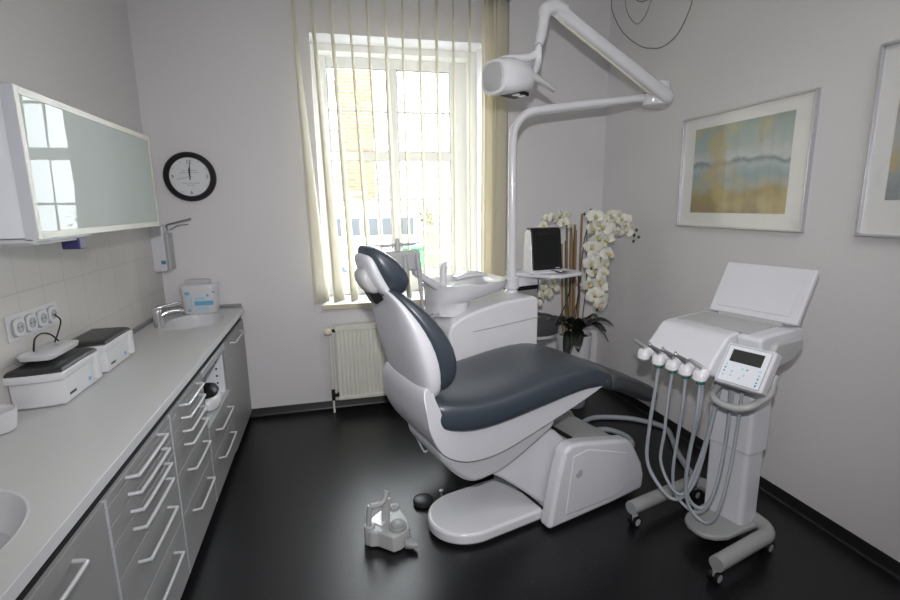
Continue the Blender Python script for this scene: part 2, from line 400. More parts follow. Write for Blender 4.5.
# ---------------------------------------------------------------- vertical blind
bl = thing('vertical_blind', 'cream vertical blind with open hanging slats in front of the window', 'blind', WORLD, (.62, 3.70, .87))
obj('headrail', bx(-.24, 1.385, 3.675, 3.725, 3.035, 3.055), M['alu'], bl, bevel=.003)
tops = [-.153+.1225*i for i in range(13)] + [1.30, 1.335]
tops[11] = 1.20; tops[12] = 1.24; tops[13] = 1.285; tops[14] = 1.33
bot_shift = {0: .068, 1: .075, 2: .065, 3: .075, 4: .05, 5: .03}
for i, x in enumerate(tops):
    xb = x + bot_shift.get(i, 0) - (.015 if i > 10 else 0)
    h0 = math.atan2(x, 3.7)
    t0 = h0 + R({0: 10, 1: 9}.get(i, 6 + 2*(i % 3))); t1 = h0 + R({0: 62, 1: 42, 2: 27, 3: 22, 11: 34, 12: 50, 13: 30, 14: 50}.get(i, 11+3*(i % 2)))
    if i > 10: t0 = t1*.9
    b = nb(); rows = []
    for j in range(17):
        q = j/16; z = 3.035-q*2.155; a = t0+(t1-t0)*q**1.3; xx = x+(xb-x)*q; row = []
        for s in (-1, -.5, 0, .5, 1):
            hw = .0635; cv = .006*(1-s*s)
            d = V(math.sin(a)*s*hw + math.cos(a)*cv, math.cos(a)*s*hw - math.sin(a)*cv, 0)
            row.append(b.verts.new(V(xx, 3.70, z)+d))
        rows.append(row)
    for r0, r1 in zip(rows, rows[1:]):
        for k in range(4): b.faces.new([r0[k], r0[k+1], r1[k+1], r1[k]])
    obj('slat', b, M['slat'], bl, solid=.0012, angle=60)

# ---------------------------------------------------------------- radiator
rd = thing('radiator', 'cream ribbed panel radiator on the wall below the window', 'radiator', WORLD, (.5, 3.70, .1))
b = nb(); N_ = 34; x0, x1 = 0.0, 1.05
poly = []
for i in range(N_):
    xa = x0+(x1-x0)*i/N_; wd = (x1-x0)/N_
    poly += [(xa, 3.70), (xa+wd*.25, 3.70), (xa+wd*.4, 3.708), (xa+wd*.85, 3.708)]
poly += [(x1, 3.70), (x1, 3.735), (x0, 3.735)]
prism(b, poly, .125, .655, 'xy')
obj('panel', b, M['radiator'], rd, angle=20)
b = nb(); box(b, x0-.006, x1+.006, 3.694, 3.74, .10, .128); box(b, x0-.006, x1+.006, 3.694, 3.74, .652, .678)
obj('edge_rail', b, M['radiator'], rd, bevel=.005)
b = nb(); box(b, x0-.002, x1+.002, 3.69, 3.785, .678, .69); obj('top_grille', b, M['radiator'], rd, bevel=.003)
b = nb(); lathe(b, [(.012, 0), (.026, .004), (.030, .015), (.030, .045), (.024, .055), (.01, .058)], (0, 0, 0), 'x', 24)
bmesh.ops.translate(b, verts=b.verts, vec=(-.085, 3.70, .655)); obj('thermostat_knob', b, M['cream'], rd)
b = nb(); tube(b, [(-.045, 3.715, .655), (.01, 3.715, .655)], .012); obj('valve', b, M['dark'], rd)
b = nb(); tube(b, [(-.045, 3.715, 0), (-.045, 3.715, .66)], .009); tube(b, [(-.022, 3.715, 0.1), (-.022, 3.715, .66)], .008)
obj('pipe', b, M['radiator'], rd)
b = nb(); box(b, -.058, .0, 3.698, 3.73, .13, .155); tube(b, [(-.045, 3.715, .10), (-.045, 3.715, .19)], .014); obj('lower_valve', b, M['dark'], rd, bevel=.003)

# ---------------------------------------------------------------- wall clock
ck = thing('wall_clock', 'round black-rimmed wall clock with a white dial', 'clock', WORLD, (-.905, YB-.001, 1.795))
cx, cz = -.905, 1.795; RC = .165
b = nb(); lathe(b, [(RC, 0), (RC, -.03), (RC-.008, -.04), (RC-.028, -.04), (RC-.036, -.03), (RC-.036, -.012), (RC-.06, -.012), (.01, -.012)], (cx, YB-.001, cz), 'y', 56)
obj('rim', b, M['black'], ck)
b = nb(); lathe(b, [(.001, -.0165), (RC-.035, -.0165), (RC-.035, -.012)], (cx, YB-.001, cz), 'y', 56); obj('dial', b, M['paper'], ck)
b = nb(); lathe(b, [(.001, -.0305), (RC-.034, -.0295), (RC-.034, -.027), (.001, -.028)], (cx, YB-.001, cz), 'y', 56); obj('cover_glass', b, M['glass'], ck)
yf = YB-.0190
for s, dx, dz in (('12', 0, .098), ('3', .108, 0), ('6', 0, -.106), ('9', -.108, 0)):
    txt('numeral', s, .034, (cx+dx, yf, cz+dz), RX, M['ink'], ck)
b = nb()
for k in range(12):
    if k % 3:
        a = 2*math.pi*k/12; box(b, cx+.115*math.sin(a)-.0025, cx+.115*math.sin(a)+.0025, yf, yf+.001, cz+.115*math.cos(a)-.0025, cz+.115*math.cos(a)+.0025)
# printed lines on the dial, too small to be read
for z_, segs in ((.042, [(-.045, -.028), (-.02, -.004), (.002, .042)]), (.027, [(-.062, -.02), (-.016, .022), (.026, .06)]), (-.042, [(-.052, -.018), (-.012, .015), (.02, .058)]), (-.056, [(-.025, -.004), (.002, .028)])):
    for s0, s1 in segs: box(b, cx+s0, cx+s1, yf, yf+.001, cz+z_-.002, cz+z_+.002)
obj('dial_print', b, M['midgrey'], ck, smooth=False)
def hand(ang, L, wdt, m_, yy):
    bm = nb(); prism(bm, [(-wdt*.6, -.02), (wdt*.6, -.02), (wdt, L*.5), (.0008, L), (-.0008, L), (-wdt, L*.5)], yy, yy-.001, 'xz')
    bmesh.ops.rotate(bm, verts=bm.verts, cent=(0, 0, 0), matrix=Matrix.Rotation(ang, 3, 'Y')); bmesh.ops.translate(bm, verts=bm.verts, vec=(cx, 0, cz)); return bm
obj('hour_hand', hand(R(-2), .062, .005, None, yf-.002), M['black'], ck, smooth=False)
obj('minute_hand', hand(R(4), .098, .0035, None, yf-.004), M['black'], ck, smooth=False)
obj('second_hand', hand(R(258), .085, .001, None, yf-.006), M['black'], ck, smooth=False)

# ---------------------------------------------------------------- wall pictures on the right wall
def picture(y0, y1, z0, z1, ay0, ay1, az0, az1, label, pm):
    t = thing('framed_picture', label, 'picture', WORLD, (XR-.012, (y0+y1)/2, z0), 'silver-framed watercolours on the right wall')
    x = XR; fw = .012; b = nb()
    box(b, x-.028, x-.001, y0, y1, z0, z0+fw); box(b, x-.028, x-.001, y0, y1, z1-fw, z1); box(b, x-.028, x-.001, y0, y0+fw, z0+fw, z1-fw); box(b, x-.028, x-.001, y1-fw, y1, z0+fw, z1-fw)
    obj('frame', b, M['alu'], t, bevel=.002)
    obj('mount', bx(x-.012, x-.004, y0+fw, y1-fw, z0+fw, z1-fw), M['mount'], t, smooth=False)
    bm = bx(x-.0135, x-.0121, ay0, ay1, az0, az1); obj('painting', bm, pm, t, smooth=False)
    obj('glass', bx(x-.022, x-.020, y0+fw, y1-fw, z0+fw, z1-fw), M['glass'], t, smooth=False)
P1 = painting_mat('watercolour_landscape', [(0, (.26, .20, .12)), (.22, (.33, .26, .11)), (.32, (.36, .38, .34)), (.42, (.25, .35, .40)), (.52, (.40, .47, .50)), (.58, (.17, .24, .28)), (.63, (.50, .55, .56)), (.75, (.36, .44, .44)), (1, (.27, .36, .36))], 2.0, z0=1.507-1.42, hz=.5)
P2 = painting_mat('watercolour_grey', [(0, (.25, .28, .29)), (.3, (.36, .40, .41)), (.5, (.46, .48, .48)), (1, (.36, .38, .38))], 9.0, z0=1.57-1.42, hz=.47)
picture(1.938, 2.835, 1.42, 2.088, 2.046, 2.726, 1.508, 2.010, 'wide framed watercolour of a lake with yellow trees, between lamp arm and wall corner', P1)
picture(.80, 1.680, 1.418, 2.196, .92, 1.588, 1.571, 2.044, 'framed grey watercolour cut off by the right edge of the photo', P2)

# ---------------------------------------------------------------- base cabinets under the worktop
CX = -.66; CT = .778; CB = .10
H = 'white-handled grey base cabinets along the left wall'
def pull(bm, y0, y1, z, x=CX):
    # flat bow handle standing off the front
    tube(bm, [(x, y0, z), (x+.030, y0+.006, z), (x+.036, y0+.03, z), (x+.036, y1-.03, z), (x+.030, y1-.006, z), (x, y1, z)], .0058, 8, 4)
    return bm
def cabinet(name, label, y0, y1, drawers=None, door=False, niche=None, cat='cabinet', ha=None):
    t = thing(name, label, cat, WORLD, ((XL+CX)/2, (y0+y1)/2, 0), H)
    b = nb(); th = .018; xi = CX-.02
    box(b, XL+.002, xi, y0, y0+th, CB, CT); box(b, XL+.002, xi, y1-th, y1, CB, CT); box(b, XL+.002, xi, y0+th, y1-th, CB, CB+th)
    box(b, XL+.002, XL+.02, y0+th, y1-th, CB+th, CT); box(b, XL+.02, xi, y0+th, y1-th, CT-th, CT)
    obj('body', b, M['cabwhite'] if niche else M['edge'], t, smooth=False)
    obj('plinth', bx(CX-.07, CX-.05, y0, y1, 0, CB), M['dark'], t, smooth=False)
    if door:
        d = obj('door', bx(CX-.018, CX, y0+.002, y1-.002, CB-.05, CT), M['front'], t, bevel=.0015)
        obj('handle', pull(nb(), ha[0], ha[1], ha[2]), M['handle'], d)
    if drawers:
        for (z0, z1, hz, hy0, hy1) in drawers:
            d = obj('drawer', bx(CX-.018, CX, y0+.002, y1-.002, z0+.0015, z1-.0015), M['front'], t, bevel=.0015)
            obj('edge_strip', bx(CX-.018, CX+.0006, y0+.0003, y0+.010, z0+.002, z1-.002), M['edge'], d, smooth=False)
            obj('handle', pull(nb(), hy0, hy1, hz), M['handle'], d)
    return t
def dr(y0, y1, zs):
    out = []
    hh = (.764, .706, .646, .584, .466, .270)
    for i in range(6): out.append((zs[i+1], zs[i], hh[i], y0, y1))
    return out
ZS = [.780, .748, .685, .622, .508, .325, .06]
cabinet('base_cabinet', 'grey base cabinet with a single door below the near basin', .60, 1.440, door=True, ha=(1.04, 1.25, .735))
cabinet('drawer_cabinet', 'grey six-drawer cabinet nearest the camera under the worktop', 1.443, 2.030, dr(1.59, 1.89, ZS))
cabinet('drawer_cabinet', 'second grey six-drawer cabinet, beside the open niche', 2.033, 2.560, dr(2.17, 2.44, ZS))
nc = cabinet('niche_cabinet', 'grey cabinet with an open niche above two drawers', 2.563, 3.130, [(.29, .468, .405, 2.70, 3.02), (.06, .287, .24, 2.70, 3.02)], niche=True)
# niche fittings: shelf, side panel holes, pull-out rail
obj('shelf', bx(XL+.02, CX-.005, 2.582, 3.112, .455, .470), M['cabwhite'], nc, smooth=False)
b = nb(); box(b, CX-.03, CX-.004, 2.566, 3.127, .735, .776); obj('top_rail', b, M['alu'], nc, bevel=.004)
b = nb()
for k in range(4):
    for yy in (3.1115,): lathe(b, [(.006, 0), (.006, -.002)], (CX-.06, yy, .53+.045*k), 'y', 10)
obj('shelf_holes', b, M['dark'], nc)
b = nb(); box(b, CX-.02, CX+.004, 2.566, 3.127, .468, .478); obj('lip', b, M['ltgrey'], nc, bevel=.003)
cabinet('base_cabinet', 'grey base cabinet with one tall door in the far corner below the far basin', 3.133, 3.795, door=True, ha=(3.27, 3.60, .735))
# small device in the niche
dv = thing('niche_device', 'small white rounded device with a black visor in the open niche', 'device', WORLD, (-.72, 2.86, .478))
b = nb(); loft(b, [sring((-.72, 2.86, z), (1, 0, 0), (0, 1, 0), rx, ry, 2.4, 24) for z, rx, ry in ((.479, .05, .075), (.49, .065, .095), (.52, .07, .10), (.545, .062, .09), (.555, .05, .075))]); obj('body', b, M['white'], dv)
b = nb(); loft(b, [sring((-.72, 2.86, z), (1, 0, 0), (0, 1, 0), rx, ry, 2.2, 24) for z, rx, ry in ((.555, .052, .078), (.575, .058, .085), (.60, .045, .065), (.612, .02, .03))]); obj('visor', b, M['black'], dv)

# ---------------------------------------------------------------- worktop with two moulded basins
wt = thing('worktop', 'long pale grey worktop along the left wall with a basin at each end', 'worktop', WORLD, (-.9, 2.1, .825))
BA = [(-.925, 1.165, .20, .262), (-.885, 3.42, .175, .245)]
def plate_with_holes(x0, x1, ys, ye, z0, z1):
    bm = nb(); N2 = 40
    cuts = [ys, 1.165-.33, 1.165+.33, 3.42-.30, 3.42+.30, ye]
    # solid boxes between, and ringed panels around each basin
    def solid(a, c): box(bm, x0, x1, a, c, z0, z1)
    solid(cuts[0], cuts[1]); solid(cuts[2], cuts[3]); solid(cuts[4], cuts[5])
    for (bxx, byy, rx, ry), (a, c) in zip(BA, ((cuts[1], cuts[2]), (cuts[3], cuts[4]))):
        outer = []; inner = []
        for k in range(N2):
            t = 2*math.pi*k/N2; dx, dy = math.cos(t), math.sin(t)
            s = min(((x1-bxx)/dx if dx > 1e-9 else (x0-bxx)/dx if dx < -1e-9 else 1e9), ((c-byy)/dy if dy > 1e-9 else (a-byy)/dy if dy < -1e-9 else 1e9))
            outer.append((bxx+dx*s, byy+dy*s)); inner.append((bxx+rx*dx, byy+ry*dy))
        corners = [(x1, c), (x0, c), (x0, a), (x1, a)]
        for q in corners:   # snap the nearest ray to each corner
            j = min(range(N2), key=lambda i: (outer[i][0]-q[0])**2+(outer[i][1]-q[1])**2); outer[j] = q
        vo = [bm.verts.new((p[0], p[1], z1)) for p in outer]; vi = [bm.verts.new((p[0], p[1], z1)) for p in inner]
        wo = [bm.verts.new((p[0], p[1], z0)) for p in outer]; wi = [bm.verts.new((p[0], p[1], z0)) for p in inner]
        for k in range(N2):
            j = (k+1) % N2
            bm.faces.new([vo[k], vo[j], vi[j], vi[k]]); bm.faces.new([wo[k], wi[k], wi[j], wo[j]])
            bm.faces.new([vo[k], wo[k], wo[j], vo[j]]); bm.faces.new([vi[k], vi[j], wi[j], wi[k]])
    return bm
obj('top_board', plate_with_holes(XL+.007, -.645, -.6, YB-.001, .835, .865), M['counter'], wt, smooth=False)
obj('front_edge', bx(-.645, -.642, -.6, YB-.001, .832, .866), M['white'], wt, bevel=.001)
obj('gap_shade_strip', bx(CX-.020, CX-.012, .6, YB-.005, .779, .834), M['dark'], wt, smooth=False, label='black strip standing in for the shade in the gap below the worktop edge')  # black strip added to paint the shade of the gap under the worktop
for (bxx, byy, rx, ry) in BA:
    b = nb(); prof = [(1.0, .864), (.97, .861), (.93, .84), (.86, .79), (.70, .75), (.40, .738), (.12, .735)]
    rings = [[b.verts.new((bxx+rx*r_*math.cos(t), byy+ry*r_*math.sin(t), z)) for t in [2*math.pi*k/48 for k in range(48)]] for r_, z in prof]
    for a_, c_ in zip(rings, rings[1:]):
        for k in range(48): b.faces.new([a_[k], c_[k], c_[(k+1) % 48], a_[(k+1) % 48]])
    b.faces.new(rings[-1])
    bs = obj('basin', b, M['white'], wt, solid=.003)
    b = nb(); lathe(b, [(.026, .7365), (.026, .741), (.018, .742), (.017, .739), (.004, .739)], (bxx, byy, 0), 'z', 24); obj('drain', b, M['chrome'], bs)

# faucet at the far basin
fc = thing('faucet', 'chrome single-lever mixer tap at the far basin', 'faucet', WORLD, (-1.055, 3.27, .865))
fx, fy = -1.050, 3.27
b = nb(); lathe(b, [(.028, .865), (.028, .872), (.027, .876), (.026, .955), (.024, .975), (.014, .986)], (fx, fy, 0), 'z', 24); obj('body', b, M['chrome'], fc)
b = nb(); tube(b, [(fx, fy, .93), (fx+.05, fy+.02, .955), (fx+.11, fy+.045, .955), (fx+.125, fy+.052, .945)], [.020, .019, .017, .016], 12, 4); obj('spout', b, M['chrome'], fc)
b = nb(); loft(b, [sring((fx+d, fy+d*.4, z), (0, 1, 0), (0, 0, 1), ww, hh, 2.6, 16) for d, z, ww, hh in ((-.025, .985, .018, .010), (.0, .990, .026, .014), (.05, 1.0, .024, .010), (.12, 1.012, .018, .006))]); obj('lever', b, M['chrome'], fc)
b = nb(); lathe(b, [(.02, .865), (.02, .868), (.012, .871)], (-.985, 3.20, 0), 'z', 20, 1.3, 1)
tag(obj('plug_cap', b, M['white']), 'small white round cap on the worktop in front of the tap', 'cap')

# wipes bucket
tb = thing('wipes_bucket', 'white plastic bucket of wipes with blue printed label behind the far basin', 'bucket', WORLD, (-.91, 3.70, .865))
rb = [sring((-.905, 3.702, z), (1, 0, 0), (0, 1, 0), rx, ry, 4, 32) for z, rx, ry in ((.866, .105, .068), (.872, .109, .071), (1.03, .118, .075), (1.045, .119, .076))]
b = nb(); loft(b, rb); obj('tub', b, M['white'], tb, angle=60)
b = nb(); loft(b, [sring((-.905, 3.702, z), (1, 0, 0), (0, 1, 0), rx, ry, 4, 32) for z, rx, ry in ((1.040, .122, .079), (1.058, .123, .080), (1.066, .115, .072), (1.07, .09, .05))]); ld = obj('lid', b, M['white'], tb, angle=60)
b = nb(); tube(b, [(-.99, 3.70, 1.066), (-.98, 3.69, 1.10), (-.905, 3.685, 1.108), (-.83, 3.69, 1.10), (-.82, 3.70, 1.066)], .006, 8, 5); obj('carry_handle', b, M['plastic'], tb)
b = nb(); yl = 3.715-.0775
def lab(b, x0_, x1_, z0_, z1_):
    q = (z0_+z1_)/2; ry_ = .071+(q-.872)/(1.03-.872)*.004; box(b, x0_, x1_, 3.702-ry_-.0035, 3.702-ry_+.0005, z0_, z1_)
lab(b, -.985, -.955, 1.0, 1.022); lab(b, -.93, -.81, .925, .955); lab(b, -.85, -.835, .985, 1.0); lab(b, -.975, -.955, .885, .90); lab(b, -.81, -.797, 1.01, 1.022)
obj('blue_print', b, M['blue'], tb, smooth=False, label='blue printed patches')
b = nb(); lab(b, -.955, -.94, .90, .99); lab(b, -.93, -.84, .89, .915); lab(b, -.925, -.86, .965, .985); obj('pale_print', b, M['paleblue'], tb, smooth=False)

# soap dispenser on the back wall in the corner
sd = thing('soap_dispenser', 'white wall soap dispenser with a steel elbow lever in the corner', 'dispenser', WORLD, (-1.10, YB, 1.16))
obj('body', bx(XL+.001, -1.082, 3.66, YB-.001, 1.165, 1.475), M['plastic'], sd, bevel=.008)
obj('side_housing', bx(-1.082, -1.062, 3.69, YB-.001, 1.17, 1.42), M['ltgrey'], sd, bevel=.006)
obj('window_label', bx(-1.112, -1.084, 3.657, 3.662, 1.215, 1.24), M['teal'], sd, smooth=False)
b = nb(); tube(b, [(-1.06, 3.70, 1.44), (-1.06, 3.69, 1.475), (-1.0, 3.66, 1.49), (-.89, 3.62, 1.515)], .006, 8, 5); tube(b, [(-1.06, 3.74, 1.44), (-1.0, 3.74, 1.47), (-.94, 3.74, 1.475)], .004, 8, 4); obj('elbow_lever', b, M['steel'], sd)

# wall cabinet
wc = thing('wall_cabinet', 'white wall cabinet with a long satin glass door above the tiles', 'wall cabinet', WORLD, (-1.0, 2.25, 1.50))
WY0, WY1 = 1.70, 2.79
obj('body', bx(XL+.001, -.868, WY0+.004, WY1-.004, 1.502, 1.925), M['cabwhite'], wc, bevel=.002)
b = nb(); fw = .022
box(b, -.866, -.832, WY0, WY0+fw, 1.498, 1.930); box(b, -.866, -.832, WY1-fw, WY1, 1.498, 1.930); box(b, -.866, -.832, WY0+fw, WY1-fw, 1.498, 1.498+fw); box(b, -.866, -.832, WY0+fw, WY1-fw, 1.930-fw, 1.930)
fd = obj('door_frame', b, M['aluframe'], wc, bevel=.001)
obj('edge_profile', bx(-.866, -.833, WY0-.002, WY0, 1.499, 1.929), M['edge'], wc, smooth=False)
obj('glass', bx(-.845, -.834, WY0+fw, WY1-fw, 1.498+fw, 1.930-fw), M['cabglass'], wc, smooth=False)
lb = thing('undercabinet_light', 'slim white light bar under the wall cabinet', 'light', WORLD, (-.93, 1.9, 1.48))
b = bx(-.96, -.87, 1.74, 2.12, 1.484, 1.501); obj('housing', b, M['plastic'], lb, bevel=.003)
obj('cover', bx(-.955, -.875, 1.75, 2.02, 1.477, 1.485), M['ltgrey'], lb, bevel=.002)
un = tag(obj('sensor', bx(-.93, -.872, 2.03, 2.085, 1.444, 1.4845), M['navy'], bevel=.004), 'small dark blue box hanging below the light bar under the wall cabinet', 'sensor')

# sockets
soc = ['power socket nearest the camera in the row of four on the tiles', 'second power socket from the left in the row above the white tubs', 'third power socket from the left in the row above the white tubs', 'rightmost power socket of the row, with a black cable plugged in']
for i, (yy, lbl) in enumerate(zip((2.112, 2.192, 2.270, 2.348), soc)):
    t = thing('power_socket', lbl, 'socket', WORLD, (XL+.006, yy, 1.155), 'power sockets on the tiled wall')
    f = XL+.006
    b = nb()
    prism(b, [(yy+.0345*math.copysign(abs(math.cos(a))**.5, math.cos(a)), 1.155+.0345*math.copysign(abs(math.sin(a))**.5, math.sin(a))) for a in [2*math.pi*k/24 for k in range(24)]], f, f+.007, 'yz'); obj('surround', b, M['midgrey'], t, bevel=.002)
    b = nb()
    prism(b, [(yy+.033*math.copysign(abs(math.cos(a))**.6, math.cos(a)), 1.155+.033*math.copysign(abs(math.sin(a))**.6, math.sin(a))) for a in [2*math.pi*k/24 for k in range(24)]], f+.006, f+.010, 'yz'); obj('plate', b, M['white'], t, bevel=.001)
    b = nb(); lathe(b, [(.020, .0098), (.020, .013), (.017, .013), (.016, .0105), (.002, .0105)], (f-.0, yy, 1.155), 'x', 24); obj('insert', b, M['ltgrey'], t)
    b = nb(); lathe(b, [(.003, .010), (.003, .0112)], (f, yy-.009, 1.155), 'x', 8); lathe(b, [(.003, .010), (.003, .0112)], (f, yy+.009, 1.155), 'x', 8); obj('pin_hole', b, M['dark'], t)
t = tag(obj('socket_backplate', bx(XL+.0061, XL+.011, 2.055, 2.40, 1.108, 1.205), M['white'], bevel=.002), 'long white backplate behind the four power sockets', 'backplate')
for o in list(COL.objects):
    if o.name.startswith('power_socket'): o.location.x += .0055

# ---------------------------------------------------------------- tubs on the worktop
TG = 'white disinfection tubs with dark lids on the worktop'
def tubbox(yc, label):
    t = thing('disinfection_tub', label, 'tub', WORLD, (-1.075, yc, .865), TG)
    def outline(s, z, dx=0):
        # rounded body, waisted on its near face
        P = []
        hx, hy = .083*s, .155*s
        base = [(-hx, -hy), (-.2*hx, -hy), (.15*hx, -hy*.97), (.55*hx, -hy*.93), (hx, -hy*.86), (hx*1.0, -.5*hy), (hx*.97, 0), (hx, .6*hy), (hx*1.02, .9*hy), (.7*hx, hy), (-.2*hx, hy), (-hx, hy)]
        return [Vector((-1.075+dx+a, yc+c, z)) for a, c in base]
    b = nb(); loft(b, [outline(.96, .867), outline(.98, .875), outline(1.0, .97)]); obj('tub_body', b, M['white'], t, bevel=.008)
    b = nb(); loft(b, [outline(1.07, .966), outline(1.09, .985), outline(1.08, .997)]); obj('rim', b, M['white'], t, bevel=.006)
    b = nb()
    box(b, -.997, -.975, yc+.10, yc+.135, .885, .999); obj('latch', b, M['white'], t, bevel=.005)
    b = nb(); loft(b, [outline(1.04, .996), outline(1.05, 1.003), outline(.97, 1.012), outline(.75, 1.018)]); obj('lid', b, M['dkgrey'], t, bevel=.004)
    b = nb(); box(b, -.996, -.993, yc-.10, yc-.05, .893, .903); obj('logo_print', b, M['ink'], t, smooth=False)
    b = nb(); box(b, -.996, -.993, yc+.055, yc+.075, .895, .91); obj('blue_mark', b, M['blue'], t, smooth=False)
tubbox(2.155, 'white plastic tub with dark lid carrying the flat white device')
tubbox(2.525, 'white plastic tub with bare dark lid, nearer the far basin')
dvw = thing('desk_device', 'flat white device with a black cable lying on the dark tub lid', 'device', WORLD, (-1.075, 2.17, 1.019))
b = nb(); rot = Matrix.Rotation(R(8), 3, 'Y')
loft(b, [sring((-1.09, 2.165, z), (1, 0, 0), (0, 1, 0), rx, ry, 6, 28) for z, rx, ry in ((1.020, .03, .06), (1.034, .04, .07), (1.036, .058, .115), (1.052, .062, .120), (1.056, .057, .114))])
obj('case', b, M['white'], dvw, angle=50)
b = nb(); box(b, -1.08, -1.074, 2.19, 2.20, 1.0565, 1.0575); obj('button', b, M['midgrey'], dvw, smooth=False)
b = nb(); tube(b, [(-1.146, 2.348, 1.155), (-1.12, 2.34, 1.13), (-1.115, 2.30, 1.09), (-1.11, 2.25, 1.058)], .003, 8, 6); tube(b, [(-1.10, 2.26, 1.058), (-1.12, 2.25, 1.09), (-1.13, 2.21, 1.105), (-1.13, 2.16, 1.095), (-1.12, 2.12, 1.056)], .003, 8, 6); obj('cable', b, M['black'], dvw)
# white pot at the left edge
b = nb(); lathe(b, [(.045, .866), (.052, .87), (.060, .925), (.060, .935), (.055, .938), (.050, .93), (.02, .928)], (-1.108, 1.825, 0), 'z', 36)
tag(obj('white_canister', b, M['white']), 'small round white plastic pot on the worktop at the left edge', 'pot')

# ---------------------------------------------------------------- dental chair
TH = R(15); CF = Frame(.896, 2.154, TH)
dc = thing('dental_chair', 'white dental chair with slate grey upholstery in the middle of the room', 'dental chair', CF, (0, 0, 0))
# base plate on the floor
pl = []
for k in range(25):
    a = math.pi/2 + math.pi*k/24; pl.append((-.30+.205*math.cos(a), .065+.185*math.sin(a)))
pl += [(.30, -.12), (.30, .25)]
b = nb(); prism(b, pl, .012, .072, 'xy'); obj('base_plate', b, M['gloss'], dc, bevel=.016, seg=5)
b = nb(); prism(b, [(x*.96, .065+(y-.065)*.92) for x, y in pl], .0, .013, 'xy'); obj('floor_seal', b, M['rubber'], dc)
b = nb(); box(b, .028, .041, -.118, .24, .066, .080); obj('gasket', b, M['rubber'], dc, bevel=.002)
# housing: two cheeks and a cover between them
cheek = [(.0, .012), (.43, .02), (.66, .035), (.665, .12), (.645, .19), (.56, .335), (.52, .36), (.20, .425), (.13, .43), (.09, .405), (.055, .28)]
b = nb(); prism(b, cheek, -.205, -.125, 'xz'); prism(b, [(x, z) for x, z in cheek], .245, .30, 'xz')
obj('base_housing', b, M['plastic'], dc, bevel=.022, seg=5)
inner = [(.10, .06), (.46, .055), (.58, .13), (.52, .29), (.24, .385), (.14, .37)]
b = nb(); prism(b, inner, -.2085, -.19, 'xz'); obj('side_panel', b, M['plastic'], dc, bevel=.012, seg=4)
b = nb(); prism(b, [(.02, .02), (.64, .03), (.63, .18), (.53, .33), (.20, .395), (.12, .30)], -.126, .246, 'xz'); obj('top_cover', b, M['ltgrey'], dc, bevel=.008)
b = nb(); box(b, .198, .214, -.12, .24, .400, .418, rot=Matrix.Rotation(R(12), 3, 'Y')); obj('gasket', b, M['rubber'], dc, bevel=.002)
b = nb(); lathe(b, [(.001, -.2115), (.021, -.2115), (.023, -.209), (.023, -.205)], (.182, 0, .268), 'y', 28); em = obj('emblem', b, M['ltgrey'], dc)
b = nb(); lathe(b, [(.001, -.2125), (.012, -.2125), (.013, -.211)], (.182, 0, .268), 'y', 24); obj('emblem_mark', b, M['midgrey'], em)
# lifting arm between plate and seat
arm = [(.16, .08), (.20, .25), (.19, .385), (.06, .50), (-.2, .57), (-.34, .44), (-.30, .37), (-.19, .29), (-.05, .17), (.04, .09), (.09, .07)]
b = nb(); prism(b, smooth2(arm, 3), -.100, .235, 'xz'); obj('lifting_arm', b, M['plastic'], dc, bevel=.02, seg=4, angle=60)
# lower belly cover
bel = [(-.56, .55), (-.52, .47), (-.43, .375), (-.365, .338), (-.30, .338), (-.20, .36), (-.06, .45), (.06, .56), (-.1, .62), (-.5, .62)]
b = nb(); prism(b, smooth2(bel, 3), -.15, .17, 'xz')
for v in b.verts:
    q = max(0, min(1, (.6-v.co.z)/.26)); v.co.y = .01 + (v.co.y-.01)*(1.25-.45*q)
obj('belly_cover', b, M['plastic'], dc, bevel=.03, seg=5, angle=60)
# seat shell
sh = [(-.640, .865), (-.652, .83), (-.650, .77), (-.632, .68), (-.572, .575), (-.47, .505), (-.36, .482), (-.24, .498), (-.06, .568), (.20, .668), (.33, .728), (.24, .735), (0, .70), (-.3, .675), (-.50, .70), (-.575, .75), (-.600, .81), (-.612, .865)]
b = nb(); prism(b, smooth2(sh, 3), -.225, .245, 'xz')
for v in b.verts:
    q = max(0, min(1, (.74-v.co.z)/.26)); v.co.y = .01 + (v.co.y-.01)*(1.03-.22*q*q)
    if v.co.z > .78: v.co.y = .01 + (v.co.y-.01)*(1-.25*(v.co.z-.78)/.15)
obj('seat_shell', b, M['plastic'], dc, bevel=.035, seg=6, angle=60)
# seat cushion
ST = [(-.625, .795, .730, .18), (-.615, .818, .700, .225), (-.585, .822, .675, .255), (-.50, .806, .648, .272), (-.40, .795, .640, .277), (-.25, .803, .652, .277), (-.08, .832, .672, .274), (.08, .848, .690, .268), (.2, .842, .696, .258), (.30, .806, .680, .246), (.35, .778, .665, .238), (.385, .758, .65, .234)]
b = nb(); loft(b, [sring((a, .01, (zt+zb)/2), (0, 1, 0), (0, 0, 1), hw, (zt-zb)/2, 4.2, 32) for a, zt, zb, hw in ST])
for v in b.verts:   # cushion is dished slightly along its middle near the back
    pass
obj('seat_cushion', b, M['leather'], dc, subsurf=1)
b = nb(); loft(b, [sring((a, .01, (zt+zb)/2), (0, 1, 0), (0, 0, 1), hw, (zt-zb)/2, 3.2, 32) for a, zt, zb, hw in ((.37, .76, .655, .22), (.375, .765, .648, .231), (.46, .735, .618, .228), (.56, .693, .580, .224), (.66, .640, .528, .222), (.705, .618, .505, .220), (.722, .612, .502, .220), (.728, .610, .504, .218), (.7285, .57, .53, .15))])
obj('foot_rest', b, M['toe'], dc, subsurf=1, label='dark grey plastic foot end')
